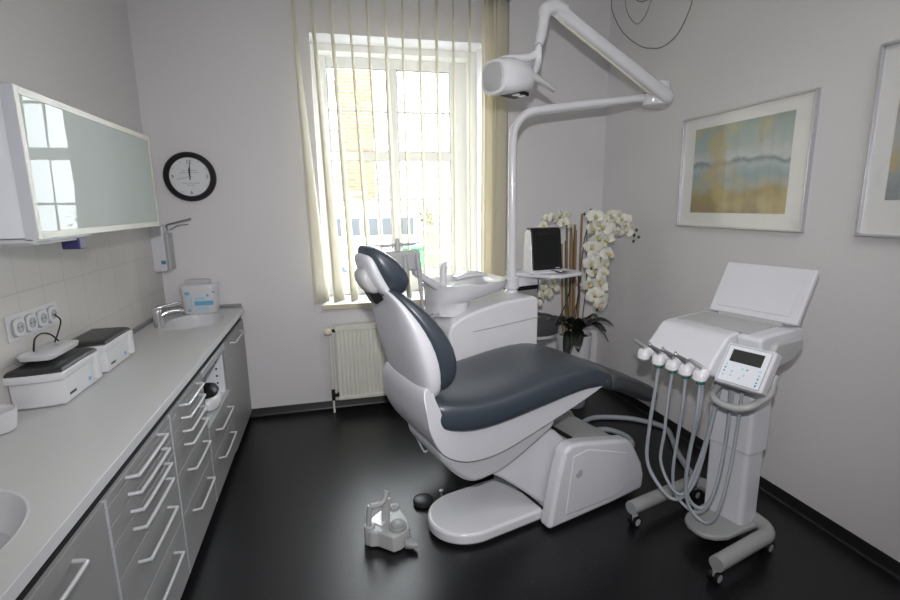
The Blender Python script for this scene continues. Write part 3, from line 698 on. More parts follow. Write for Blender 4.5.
# backrest
def back(rows, p, m_, name):
    b = nb(); loft(b, [sring(((af+ab)/2+.018, .01, z), (0, 1, 0), (1, 0, 0), hw, abs(af-ab)/2, p, 32) for z, af, ab, hw in rows]); return obj(name, b, m_, dc, subsurf=1)
bc = back([(.828, -.572, -.60, .13), (.835, -.545, -.622, .190), (.87, -.512, -.632, .232), (.93, -.492, -.634, .251), (1.02, -.508, -.652, .254), (1.10, -.556, -.685, .241), (1.17, -.612, -.718, .217), (1.22, -.668, -.745, .184), (1.25, -.706, -.760, .14), (1.26, -.725, -.752, .10)], 3.0, M['leather'], 'back_cushion')
back([(.800, -.590, -.625, .12), (.806, -.578, -.645, .185), (.85, -.572, -.660, .225), (.93, -.570, -.680, .243), (1.02, -.590, -.705, .243), (1.10, -.628, -.722, .230), (1.17, -.676, -.738, .203), (1.225, -.722, -.757, .165), (1.25, -.745, -.768, .12), (1.258, -.752, -.768, .09)], 3.4, M['plastic'], 'back_shell')
# headrest
back([(1.225, -.695, -.722, .05), (1.232, -.664, -.745, .085), (1.27, -.638, -.775, .112), (1.31, -.645, -.802, .122), (1.36, -.686, -.818, .12), (1.395, -.730, -.822, .108), (1.42, -.770, -.822, .08), (1.428, -.79, -.81, .05)], 2.6, M['leather'], 'headrest_cushion')
back([(1.215, -.715, -.735, .05), (1.22, -.70, -.755, .08), (1.27, -.735, -.80, .10), (1.32, -.765, -.822, .105), (1.37, -.79, -.832, .10), (1.40, -.80, -.832, .075)], 2.8, M['plastic'], 'headrest_shell')
b = nb(); loft(b, [sring((a, .01, z), (0, 1, 0), (1, 0, 0), hw, d, 2.8, 20) for z, a, hw, d in ((1.235, -.765, .04, .018), (1.25, -.775, .055, .03), (1.29, -.795, .06, .036), (1.325, -.80, .055, .030), (1.345, -.80, .035, .012))]); obj('headrest_lever', b, M['ltgrey'], dc, subsurf=1)
b = nb(); box(b, -.785, -.735, -.03, .05, 1.20, 1.275, rot=Matrix.Rotation(R(-28), 3, 'Y')); box(b, -.745, -.70, -.06, .08, 1.225, 1.25, rot=Matrix.Rotation(R(20), 3, 'Y')); obj('headrest_bracket', b, M['black'], dc, bevel=.006)
# wire loop below the seat back
b = nb(); tube(b, [(-.58, .16, .62), (-.53, .16, .50), (-.49, .16, .405), (-.475, .16, .395), (-.455, .16, .41), (-.42, .16, .48)], .005, 8, 5); obj('wire_loop', b, M['ltgrey'], dc)

# ---------------------------------------------------------------- treatment unit with spittoon beside the chair
UF = Frame(*CF.w((.022, 0, 0)).xy, TH)
un = thing('dental_unit', 'white treatment unit with spittoon bowl and shelf arm behind the dental chair', 'dental unit', UF, (.05, .6, 0))
ub = [(-.24, .30), (.345, .30), (.352, 1.035), (.32, 1.055), (.1, 1.045), (-.05, 1.02), (-.17, .985), (-.235, .95), (-.25, .90)]
b = nb(); prism(b, ub, .36, .80, 'xz'); obj('cabinet', b, M['white'], un, bevel=.02, seg=4)
b = nb(); tube(b, [(-.10, .3585, .90), (.12, .3585, .912), (.347, .3585, .928)], .0028, 8); obj('panel_seam', b, M['midgrey'], un)
b = nb(); box(b, -.10, .24, .38, .76, 0, .302); obj('foot_box', b, M['ltgrey'], un, bevel=.02)
# spittoon
def spit(rows, name, m_, n=32, p=2.3):
    b = nb(); loft(b, [sring((a, n_, z), (1, 0, 0), (0, 1, 0), ru, rv, p, n) for z, a, n_, ru, rv in rows]); return obj(name, b, m_, un, angle=50)
spit([(.98, -.16, .56, .11, .13), (1.05, -.15, .56, .115, .135), (1.06, -.14, .56, .13, .15), (1.10, -.04, .57, .22, .20), (1.14, -.03, .57, .250, .215), (1.155, -.03, .57, .254, .218), (1.155, -.03, .57, .236, .200), (1.128, -.03, .57, .20, .17), (1.11, -.03, .57, .08, .06)], 'spittoon_bowl', M['gloss'])
b = nb(); loft(b, [sring((a, n_, z), (0, 1, 0), (0, 0, 1), w_, h_, 2.4, 16) for a, n_, z, w_, h_ in ((-.04, .66, 1.15, .03, .010), (.01, .66, 1.168, .055, .018), (.09, .66, 1.172, .06, .018), (.16, .66, 1.158, .04, .010))]); obj('bowl_bridge', b, M['gloss'], un)
b = nb(); tube(b, [(-.205, .50, 1.12), (-.205, .50, 1.17), (-.20, .50, 1.25), (-.185, .50, 1.275)], [.020, .019, .017, .006], 14, 5); obj('cup_filler', b, M['plastic'], un)
# assistant's instrument arm and holder panel
b = nb(); loft(b, [sring((a, n_, z), (0, 1, 0), (0, 0, 1), w_, h_, 3, 16) for a, n_, z, w_, h_ in ((-.20, .52, 1.115, .035, .030), (-.25, .50, 1.145, .032, .026), (-.36, .46, 1.215, .028, .022), (-.41, .44, 1.245, .024, .018))]); obj('holder_arm', b, M['plastic'], un, angle=60)
b = nb(); box(b, -.60, -.375, .415, .45, 1.252, 1.358); obj('holder_panel', b, M['ltgrey'], un, bevel=.016, seg=4)
b = nb(); tube(b, [(-.625, .42, 1.392), (-.57, .42, 1.386), (-.50, .42, 1.39), (-.43, .42, 1.388), (-.375, .42, 1.396)], [.003, .007, .008, .007, .003], 8, 4); tube(b, [(-.50, .42, 1.36), (-.50, .42, 1.385), (-.50, .42, 1.42)], [.014, .013, .009], 12); obj('holder_handle', b, M['ltgrey'], un)
for ax, zt in ((-.475, 1.335), (-.405, 1.34)):
    b = nb(); tube(b, [(ax, .395, zt), (ax+.005, .395, zt-.06), (ax+.012, .395, 1.20), (ax+.018, .395, 1.10), (ax+.035, .40, 1.03), (ax+.09, .44, .99), (ax+.20, .50, 1.0)], [.010, .013, .011, .008, .008, .008, .008], 10, 5); obj('suction_hose', b, M['midgrey'], un)
# shelf arm on the pole and shelf
PX, PY = 1.058, 2.775
def cfl(x, y):   # world point to chair frame
    dx, dy = x-UF.x, y-UF.y; return (dx*math.cos(TH)+dy*math.sin(TH), -dx*math.sin(TH)+dy*math.cos(TH))
pa_, pn_ = cfl(PX, PY)
b = nb(); lathe(b, [(.045, 1.075), (.045, 1.145), (.040, 1.15), (.03, 1.15)], (pa_, pn_, 0), 'z', 28); box(b, pa_, pa_+.20, pn_-.035, pn_+.03, 1.085, 1.14); obj('shelf_arm', b, M['plastic'], un, bevel=.008)
b = nb(); prism(b, [(pa_+.05, pn_+.14), (pa_+.03, pn_+.02), (pa_+.14, pn_-.20), (pa_+.20, pn_-.225), (pa_+.38, pn_-.20), (pa_+.42, pn_-.14), (pa_+.42, pn_+.14)], 1.142, 1.166, 'xy'); obj('shelf', b, M['plastic'], un, bevel=.009, seg=4)
b = nb(); box(b, pa_+.035, pa_+.19, pn_-.02, pn_+.03, 1.055, 1.084); obj('power_supply', b, M['black'], un, bevel=.004)

# ---------------------------------------------------------------- operating lamp on its pole
lp = thing('operating_lamp', 'white dental operating lamp on a pole with two jointed arms', 'lamp', WORLD, (PX, PY, 1.05))
b = nb(); tube(b, [(PX, PY, 1.05), (PX, PY, 1.6), (PX, PY, 1.92), (PX+.02, PY, 2.02), (PX+.09, PY, 2.09), (PX+.20, PY, 2.115), (PX+.5, PY, 2.155), (PX+.90, PY, 2.205)], .024, 18, 8); obj('pole', b, M['gloss'], lp)
b = nb(); lathe(b, [(.04, 1.045), (.04, 1.055), (.033, 1.07), (.026, 1.075)], (PX, PY, 0), 'z', 24); obj('pole_collar', b, M['gloss'], lp)
JX, JY, JZ = 1.98, 2.77, 2.22
b = nb(); lathe(b, [(.04, -.072), (.062, -.064), (.068, -.04), (.068, .04), (.062, .064), (.04, .072)], (JX, JY, JZ), 'z', 32, 1.25, 1); obj('joint_housing', b, M['gloss'], lp)
b = nb(); lathe(b, [(.0695, -.002), (.0695, .003)], (JX, JY, JZ), 'z', 32, 1.25, 1); obj('joint_gap', b, M['dark'], lp)
EX, EY, EZ = 1.235, 2.60, 2.575
J2 = V(JX+.02, JY-.05, JZ-.02); E2 = V(EX, EY, EZ)
d = (E2-J2).normalized(); side = V(0, 1, 0); up = d.cross(side).normalized(); side = up.cross(d).normalized()
b = nb(); loft(b, [sring(J2+d*s*(E2-J2).length, side, up, w_, h_, 3.2, 20) for s, w_, h_ in ((-.06, .022, .022), (-.045, .035, .036), (0, .04, .042), (.3, .036, .038), (.7, .032, .034), (.97, .032, .034), (1.02, .03, .03), (1.04, .02, .02))]); obj('spring_arm', b, M['gloss'], lp, angle=60)
b = nb(); tube(b, [J2+d*.1-up*.041 if up.z > 0 else J2+d*.1+up*.041, (E2-d*.04)-up*.036 if up.z > 0 else (E2-d*.04)+up*.036], .006, 8); obj('arm_seam', b, M['cream'], lp)
# elbow and drop to the head
HX, HY, HZ = .925, 2.45, 2.178
HR = Matrix.Rotation(R(32), 3, 'Z')
def hrot(bm):
    bmesh.ops.rotate(bm, verts=bm.verts, cent=(HX, HY, HZ), matrix=HR); return bm
b = nb(); tube(b, [(EX+.04, EY, EZ+.0), (EX-.02, EY-.01, EZ+.01), (EX-.075, EY-.02, EZ-.01), (EX-.09, EY-.03, EZ-.055)], [.035, .037, .036, .028], 16, 5); obj('elbow', b, M['gloss'], lp)
b = nb(); tube(b, [(EX-.088, EY-.03, EZ-.045), (EX-.095, EY-.03, EZ-.09), (EX-.115, EY-.05, EZ-.15), (EX-.135, EY-.07, EZ-.20)], [.026, .028, .027, .022], 14, 4); obj('wrist', b, M['gloss'], lp)
b = nb(); lathe(b, [(.024, -.003), (.024, .003)], (EX-.135, EY-.07, EZ-.203), 'z', 20); obj('wrist_ring', b, M['alu'], lp)
b = nb(); tube(b, [(EX-.136, EY-.072, EZ-.205), (EX-.139, EY-.075, EZ-.245)], .019, 14); obj('yoke_hub', b, M['gloss'], lp)
YH = V(EX-.139, EY-.075, EZ-.235)
b = nb(); tube(b, [YH, YH+V(-.05, 0, -.025), (HX-.04, HY+.02, HZ+.105), (HX-.07, HY+.02, HZ+.06)], [.020, .019, .017, .017], 10, 4); tube(b, [YH+V(.005, 0, 0), YH+V(-.005, -.01, -.06), (HX+.115, HY+.0, HZ+.035), (HX+.11, HY, HZ-.0)], [.018, .018, .016, .016], 10, 4); obj('yoke', b, M['gloss'], lp)
# lamp head: rounded hood
b = nb()
hd = [(-.142, .060, .062), (-.138, .078, .078), (-.10, .090, .086), (-.05, .095, .090), (.03, .092, .080), (.08, .082, .066), (.115, .065, .050), (.128, .04, .03)]
rings = []
for x, ry, rz in hd: rings.append(sring((HX+x, HY, HZ+.012+x*.1), (0, 1, 0), (0, 0, 1), ry, rz, 2.7, 24))
for r_ in rings:
    for q in r_: q.z = max(q.z, HZ-.058+ .22*(q.x-HX))
loft(b, rings); obj('lamp_head', hrot(b), M['gloss'], lp, angle=50)
b = nb(); loft(b, [[V(q.x-d_, HY+(q.y-HY)*s_, HZ+(q.z-HZ)*s_) for q in rings[0]] for d_, s_ in ((-.004, 1.05), (.003, 1.05), (.008, .96))]); obj('end_cap', hrot(b), M['ltgrey'], lp, label='grey rounded end cap')
b = nb(); prism(b, [(HX-.04, HY-.05), (HX+.08, HY-.05), (HX+.09, HY+.05), (HX-.04, HY+.05)], HZ-.066, HZ-.048, 'xy'); obj('lens', hrot(b), M['screen'], lp, bevel=.003)
b = nb()
for q in (0, .045): lathe(b, [(.020, -.070), (.020, -.066), (.006, -.062)], (HX+q, HY-.03, HZ), 'z', 16)
obj('reflector', hrot(b), M['chrome'], lp)
b = nb(); loft(b, [sring((HX+x, HY-.02, HZ+z), (0, 1, 0), (0, 0, 1), w_, h_, 2.6, 14) for x, z, w_, h_ in ((.085, .025, .02, .018), (.11, .018, .024, .022), (.16, -.005, .02, .015), (.215, -.035, .017, .012), (.225, -.04, .01, .008))]); obj('grip_handle', b, M['ltgrey'], lp, angle=60)

# ---------------------------------------------------------------- monitor on the shelf
MF = Frame(1.255, 2.775, R(6))
mo = thing('small_monitor', 'small black-screened monitor in a white housing on the shelf', 'monitor', MF, (0, 0, 1.167))
side_p = [(-.055, 1.174), (.06, 1.174), (.045, 1.40), (.02, 1.425), (-.015, 1.425), (-.025, 1.41)]   # (y, z)
b = nb(); prism(b, side_p, -.10, .095, 'yz'); obj('housing', b, M['white'], mo, bevel=.008)
b = nb(); box(b, -.105, .10, -.075, .07, 1.166, 1.176); obj('foot', b, M['white'], mo, bevel=.004)
tl = Matrix.Rotation(R(-8), 3, 'X')
b = nb(); prism(b, [(-.066, 1.186), (-.052, 1.184), (-.022, 1.408), (.03, 1.428), (.03, 1.436), (-.02, 1.434), (-.038, 1.418)], -.095, .104, 'yz'); obj('bezel', b, M['black'], mo, bevel=.004)
b = nb(); prism(b, [(-.0650, 1.215), (-.0625, 1.215), (-.0400, 1.395), (-.0425, 1.395)], -.073, .080, 'yz'); obj('screen', b, M['screen'], mo, smooth=False)
b = nb(); box(b, .055, .085, -.0690, -.0655, 1.1935, 1.1985); obj('maker_print', b, M['ltgrey'], mo, smooth=False)
b = nb(); tube(b, [(.04, -.06, 1.178), (.07, -.10, 1.170), (.115, -.13, 1.155), (.115, -.14, 1.10), (.10, -.13, 1.0), (.06, -.12, .90), (.045, -.10, .84)], .0035, 8, 6)
tube(b, [(.03, -.05, 1.178), (.12, -.07, 1.168), (.19, -.09, 1.15), (.21, -.09, 1.08), (.215, -.08, 1.0), (.20, -.06, .90)], .003, 8, 6)
tube(b, [(-.06, -.06, 1.14), (-.06, -.065, 1.10), (-.062, -.06, 1.05)], .003, 8, 4)
obj('cable', b, M['black'], mo)

# ---------------------------------------------------------------- stool behind the unit
st = thing('operator_stool', 'grey-cushioned stool half hidden behind the treatment unit', 'stool', WORLD, (1.40, 3.27, 0))
b = nb(); lathe(b, [(.08, .64), (.15, .64), (.17, .655), (.175, .70), (.168, .745), (.14, .765), (.05, .77)], (1.43, 3.27, 0), 'z', 40); obj('seat', b, M['toe'], st)
b = nb(); lathe(b, [(.05, .60), (.12, .605), (.16, .63), (.168, .655), (.02, .656)], (1.43, 3.27, 0), 'z', 40); obj('seat_shell', b, M['plastic'], st)
b = nb(); lathe(b, [(.03, .08), (.03, .35), (.02, .36), (.02, .605)], (1.43, 3.27, 0), 'z', 20); obj('column', b, M['chrome'], st)
for k in range(5):
    a = 2*math.pi*k/5+.4; e = V(1.43+.25*math.cos(a), 3.27+.25*math.sin(a), .075)
    b = nb(); tube(b, [(1.43, 3.27, .10), e], [.022, .014], 10); lg = obj('leg', b, M['plastic'], st)
    b = nb(); tube(b, [(e.x-.012, e.y, .028), (e.x+.012, e.y, .028)], .027, 16); obj('caster', b, M['black'], lg)

# ---------------------------------------------------------------- potted orchid
OX, OY = 1.80, 3.36
po = thing('potted_orchid', 'tall white orchid with bamboo canes in a white floor pot by the corner', 'plant', WORLD, (OX, OY, 0))
b = nb(); lathe(b, [(.10, 0), (.105, .01), (.135, .55), (.14, .58), (.132, .585), (.128, .56), (.02, .555)], (OX, OY, 0), 'z', 40); obj('pot', b, M['potw'], po)
b = nb(); lathe(b, [(.125, .553), (.10, .566), (.03, .572)], (OX, OY, 0), 'z', 24); obj('soil', b, M['dark'], po)
canes = [(-.09, -.02, 1.46, 'canegreen'), (-.075, .02, 1.30, 'canegreen'), (-.06, -.04, 1.34, 'cane'), (-.045, .01, 1.40, 'cane'), (-.025, -.03, 1.38, 'cane'), (-.01, .02, 1.42, 'canegreen'), (.02, -.02, 1.50, 'cane'), (.045, .02, 1.05, 'canegreen'), (-.105, .02, 1.28, 'cane')]
for dx, dy, zt, mm in canes:
    b = nb(); tube(b, [(OX+dx*.8, OY+dy, .56), (OX+dx*1.1, OY+dy, zt)], .0085, 8); obj('cane', b, M[mm], po)
def leaf(ang, L, w_, drop, lift):
    b = nb(); rows = []; dx, dy = math.cos(ang), math.sin(ang)
    for j in range(9):
        q = j/8; r_ = L*q; z = .59+lift*math.sin(q*math.pi*.7)-drop*q*q; ww = w_*math.sin(math.pi*(.12+.86*q))**.7
        c = V(OX+dx*(.03+r_), OY+dy*(.03+r_), z)
        rows.append([b.verts.new(c+V(-dy, dx, 0)*ww*s+V(0, 0, abs(s)*ww*.35)) for s in (-1, -.5, 0, .5, 1)])
    for r0, r1 in zip(rows, rows[1:]):
        for k in range(4): b.faces.new([r0[k], r0[k+1], r1[k+1], r1[k]])
    return obj('leaf', b, M['leaf'], po, solid=.004)
for a, L, w_, dr_, lf_ in ((200, .20, .05, .02, .10), (250, .22, .055, .12, .05), (232, .27, .05, .22, .06), (300, .24, .05, .03, .10), (330, .26, .05, .03, .12), (10, .20, .05, .05, .10), (60, .22, .05, .03, .08), (120, .2, .05, .03, .1), (170, .17, .045, .0, .12), (275, .17, .06, .02, .14), (345, .24, .03, .16, .10), (215, .14, .05, -.02, .13), (315, .15, .05, -.03, .13)):
    leaf(R(a), L, w_, dr_, lf_)
# flower mesh, shared by every bloom
def bloom_mesh():
    b = nb()
    def petal(ang, L, W, mi=0, lift=.25):
        rows = []; dx, dz = math.cos(ang), math.sin(ang)
        for j in range(6):
            q = j/5; ww = W*math.sin(math.pi*(.1+.86*q))**.8; y = -.012*math.sin(q*math.pi)-lift*.01
            rows.append([b.verts.new((dx*L*q - dz*ww*s, y+abs(s)*.003, dz*L*q + dx*ww*s)) for s in (-1, 0, 1)])
        for r0, r1 in zip(rows, rows[1:]):
            for k in range(2): f = b.faces.new([r0[k], r0[k+1], r1[k+1], r1[k]]); f.material_index = mi
    for a in (90, 210, 330): petal(R(a), .040, .014)
    for a in (12, 168): petal(R(a), .044, .026)
    lathe(b, [(.002, -.026), (.009, -.020), (.010, -.010), (.004, -.002)], (0, 0, -.006), 'y', 8, 1, 1, 1)
    for f in b.faces: f.smooth = True
    bmesh.ops.recalc_face_normals(b, faces=b.faces)
    me = bpy.data.meshes.new('flower'); b.to_mesh(me); b.free(); me.materials.append(M['petal']); me.materials.append(M['lip']); return me
FM = bloom_mesh()
def flower(p, s=1.0, face=None):
    o = bpy.data.objects.new('flower', FM); COL.objects.link(o); o.parent = po
    o.location = Vector(p)-root_base(po); o.scale = (s, s, s)
    o.rotation_euler = (R(random.uniform(-25, 35)), R(random.uniform(-40, 40)), R(face if face is not None else random.uniform(-60, 40)))
def stem(pts, r=.004):
    b = nb(); tube(b, pts, r, 8, 8); obj('flower_stem', b, M['stemg'], po)
# main cascade in front of the canes
S1 = [(OX+.03, OY-.05, .60), (OX+.05, OY-.07, 1.0), (OX+.03, OY-.09, 1.40), (OX+.05, OY-.12, 1.47), (OX+.08, OY-.16, 1.42), (OX+.07, OY-.18, 1.2), (OX+.06, OY-.18, .95), (OX+.07, OY-.18, .83)]
stem(S1)
for z, dx in ((1.49, .01), (1.44, .05), (1.40, -.01), (1.41, .07), (1.35, .03), (1.32, .10), (1.28, -.005), (1.27, .075), (1.22, .10), (1.21, .02), (1.16, -.01), (1.14, .095), (1.10, .03), (1.08, .09), (1.03, .06), (1.01, .0), (.97, .08), (.93, .03), (.90, .08), (.86, .06)):
    flower((OX+.02+dx*1.1+random.uniform(-.008, .008), OY-.19+random.uniform(-.02, .03), z-.01), random.uniform(1.35, 1.6))
# right spray, arching towards the right wall
S2 = [(OX+.0, OY, .60), (OX+.03, OY-.02, 1.1), (OX+.05, OY-.05, 1.38), (OX+.13, OY-.10, 1.47), (OX+.22, OY-.16, 1.45), (OX+.29, OY-.20, 1.40), (OX+.335, OY-.22, 1.33)]
stem(S2)
for dx, dz in ((.12, 1.46), (.16, 1.50), (.19, 1.45), (.21, 1.50), (.24, 1.47), (.245, 1.41), (.275, 1.46), (.285, 1.38), (.22, 1.38), (.30, 1.42), (.15, 1.41)):
    flower((OX+dx, OY-.16-dx*.15, dz-.01), random.uniform(1.0, 1.25))
# left spray, arching behind the monitor and hanging down
S3 = [(OX-.02, OY, .60), (OX-.03, OY, 1.2), (OX-.06, OY, 1.42), (OX-.16, OY-.02, 1.475), (OX-.26, OY-.04, 1.44), (OX-.34, OY-.06, 1.36)]
stem(S3)
for dx, dz in ((-.12, 1.49), (-.17, 1.50), (-.22, 1.48), (-.27, 1.47), (-.30, 1.42), (-.34, 1.38), (-.14, 1.44), (-.09, 1.42)):
    flower((OX+dx, OY-.05, dz), random.uniform(.95, 1.1))
S4 = [(OX-.05, OY-.02, .60), (OX-.09, OY-.04, .9), (OX-.14, OY-.06, 1.08), (OX-.24, OY-.08, 1.03), (OX-.33, OY-.08, .90), (OX-.36, OY-.08, .82)]
stem(S4)
for dx, dz in ((-.16, 1.07), (-.20, 1.05), (-.25, 1.02), (-.22, .98), (-.29, .97), (-.33, .92), (-.27, .93), (-.35, .86), (-.31, 1.04)):
    flower((OX+dx, OY-.10, dz), random.uniform(.95, 1.1))
for p in ((OX+.02, OY-.15, 1.525), (OX-.03, OY-.15, 1.50), (OX+.335, OY-.22, 1.345), (OX+.35, OY-.22, 1.38), (OX+.365, OY-.23, 1.33), (OX+.33, OY-.22, 1.30), (OX+.08, OY-.19, .80), (OX+.06, OY-.19, .76), (OX-.36, OY-.08, .80), (OX-.02, OY-.17, 1.245), (OX-.01, OY-.17, 1.22), (OX+.02, OY-.19, 1.115)):
    b = nb(); lathe(b, [(.002, -.012), (.009, -.004), (.010, .004), (.003, .013)], p, 'z', 10); obj('bud', b, M['stemg'], po)

# ---------------------------------------------------------------- instrument cart
KF = Frame(1.80, 1.76, TH)
kt = thing('instrument_cart', 'white mobile dental instrument cart with open lid near the right wall', 'cart', KF, (0, .03, 0))
b = nb(); tube(b, [(-.385, .255, .098), (-.1, .255, .098), (.07, .252, .098), (.10, .23, .10), (.10, .15, .10), (.045, -.10, .10), (.015, -.165, .10), (-.03, -.188, .098), (-.1, -.188, .098), (-.385, -.188, .098)], .033, 16, 5)
obj('base_frame', b, M['greypl'], kt)
b = nb(); prism(b, [(-.275, -.02), (-.265, .03), (-.235, .07), (-.19, .09), (.0, .10), (.09, .10), (.09, -.13), (.0, -.13), (-.19, -.115), (-.24, -.09), (-.268, -.055)], .082, .108, 'xy'); obj('foot_plate', b, M['greypl'], kt, bevel=.01, seg=4)
for ca, cn in ((-.365, .245), (-.37, -.18), (.005, -.18), (.095, .245)):
    b = nb()
    for s in (-1, 1): lathe(b, [(.010, .006*s), (.028, .007*s), (.030, .012*s), (.028, .020*s), (.010, .021*s)], (ca, cn, .0305), 'y', 20)
    c_ = obj('caster', b, M['black'], kt)
    b = nb()
    for s in (-1, 1): lathe(b, [(.004, .0205*s), (.017, .0205*s), (.018, .0215*s), (.004, .0225*s)], (ca, cn, .0305), 'y', 18)
    obj('hub', b, M['midgrey'], c_)
    b = nb(); box(b, ca-.012, ca+.012, cn-.0055, cn+.0055, .03, .068); tube(b, [(ca, cn, .05), (ca, cn, .072)], .014, 12); obj('fork', b, M['midgrey'], c_)
b = nb(); prism(b, [(-.075, .07), (-.068, .084), (-.05, .09), (.035, .09), (.05, .075), (.05, -.09), (.035, -.105), (-.05, -.105), (-.068, -.098), (-.075, -.085)], .09, .47, 'xy'); obj('column', b, M['plastic'], kt, bevel=.004)
b = nb(); prism(b, [(-.085, .078), (-.077, .093), (-.055, .10), (.04, .10), (.06, .085), (.06, -.10), (.04, -.115), (-.055, -.115), (-.077, -.108), (-.085, -.095)], .465, .90, 'xy'); obj('column_sleeve', b, M['plastic'], kt, bevel=.004)
# head
hp = [(-.335, .868), (-.348, .895), (-.318, .940), (-.235, 1.022), (-.20, 1.032), (.09, 1.040), (.135, 1.03), (.15, 1.0), (.12, .95), (.02, .91), (-.10, .885), (-.30, .855)]
b = nb(); prism(b, hp, -.062, .272, 'xz'); prism(b, [(-.16, .90), (-.19, 1.022), (-.16, 1.034), (.09, 1.040), (.135, 1.03), (.15, 1.0), (.12, .95), (.02, .91), (-.10, .885)], -.165, -.06, 'xz')
obj('head_body', b, M['plastic'], kt, bevel=.014, seg=4)
b = nb(); prism(b, [(-.12, .97), (-.15, .885), (.02, .905), (.10, .95), (.10, 1.0), (-.1, 1.0)], -.185, -.15, 'xz'); obj('head_side', b, M['ltgrey'], kt, bevel=.012)
b = nb(); box(b, -.165, .035, -.10, .235, 1.036, 1.041, rot=Matrix.Rotation(R(-1.6), 3, 'Y')); obj('tray_mat', b, M['ltgrey'], kt, bevel=.002, label='grey rubber tray mat')
# lid
lx0, lz0, lx1, lz1 = .045, 1.058, .165, 1.285
dl = V(lx1-lx0, 0, lz1-lz0); Ll = dl.length; ang = math.atan2(lx1-lx0, lz1-lz0)
LR = Matrix.Rotation(ang, 3, 'Y')
def lidbox(u0, u1, n0, n1, t0, t1):
    bm = bx(t0, t1, n0, n1, u0, u1); bmesh.ops.rotate(bm, verts=bm.verts, cent=(0, 0, 0), matrix=LR); bmesh.ops.translate(bm, verts=bm.verts, vec=(lx0, 0, lz0)); return bm
ldp = obj('lid', lidbox(0, Ll, -.175, .222, 0, .028), M['plastic'], kt, bevel=.008, seg=4)
obj('lid_inset', lidbox(.03, Ll-.022, -.135, .188, -.004, .001), M['plastic'], ldp, bevel=.003)
b = lidbox(-.02, .004, -.12, .17, -.002, .024); obj('hinge', b, M['midgrey'], kt, bevel=.003)
# control panel
c0 = V(-.268, -.152, .925)
pu = V(.085, 0, .15).normalized(); pv = V(.05, -1, .0).normalized(); pn = pu.cross(pv).normalized()
if pn.x > 0: pn = -pn
def panel(bm, u0, u1, v0, v1, t0, t1):
    # u up the panel, v across (towards the camera side), t out of the face
    vs_ = [bm.verts.new(c0+pu*u+pv*v+pn*t) for t in (t0, t1) for v in (v0, v1) for u in (u0, u1)]
    for f in [(0, 1, 3, 2), (4, 6, 7, 5), (0, 4, 5, 1), (2, 3, 7, 6), (0, 2, 6, 4), (1, 5, 7, 3)]: bm.faces.new([vs_[i] for i in f])
    return bm
obj('control_panel', panel(nb(), -.088, .088, -.095, .095, -.055, .0), M['plastic'], kt, bevel=.010, seg=4)
cp = obj('keypad', panel(nb(), -.076, .076, -.080, .080, 0, .0015), M['cabwhite'], kt, smooth=False)
obj('keypad_outline', panel(nb(), -.079, .079, -.083, .083, 0, .0008), M['midgrey'], cp, smooth=False)
obj('display', panel(nb(), .010, .062, -.062, .060, .0015, .0025), M['lcd'], kt, smooth=False)
b = nb()
for u, v in ((-.005, -.066), (-.020, -.066), (-.034, -.066), (-.050, -.066), (-.048, -.036), (-.030, -.036), (-.052, .0), (-.036, .012), (-.012, .0), (-.012, .018), (-.006, .066), (-.022, .066), (-.036, .066), (-.052, .066), (-.064, .066)):
    panel(b, u-.004, u+.004, v-.004, v+.004, .0015, .003)
obj('keys', b, M['paleblue'], kt, smooth=False)
b = nb()
for u, v in ((-.020, -.066), (-.034, -.066), (-.012, .018), (-.052, .066), (-.064, .066), (-.036, .066)): panel(b, u-.002, u+.002, v-.002, v+.002, .003, .0035)
obj('key_symbols', b, M['green'], kt, smooth=False)
# handle loop below the panel
b = nb(); tube(b, [(-.12, .0, .80), (-.19, -.01, .785), (-.26, -.03, .765), (-.285, -.07, .750), (-.29, -.14, .750), (-.28, -.185, .765), (-.24, -.205, .785), (-.16, -.205, .805), (-.10, -.18, .835), (-.08, -.18, .86)], .0145, 14, 6); obj('push_handle', b, M['ltgrey'], kt)
b = nb(); box(b, -.15, -.06, -.10, .05, .765, .87); obj('bracket', b, M['midgrey'], kt, bevel=.01)
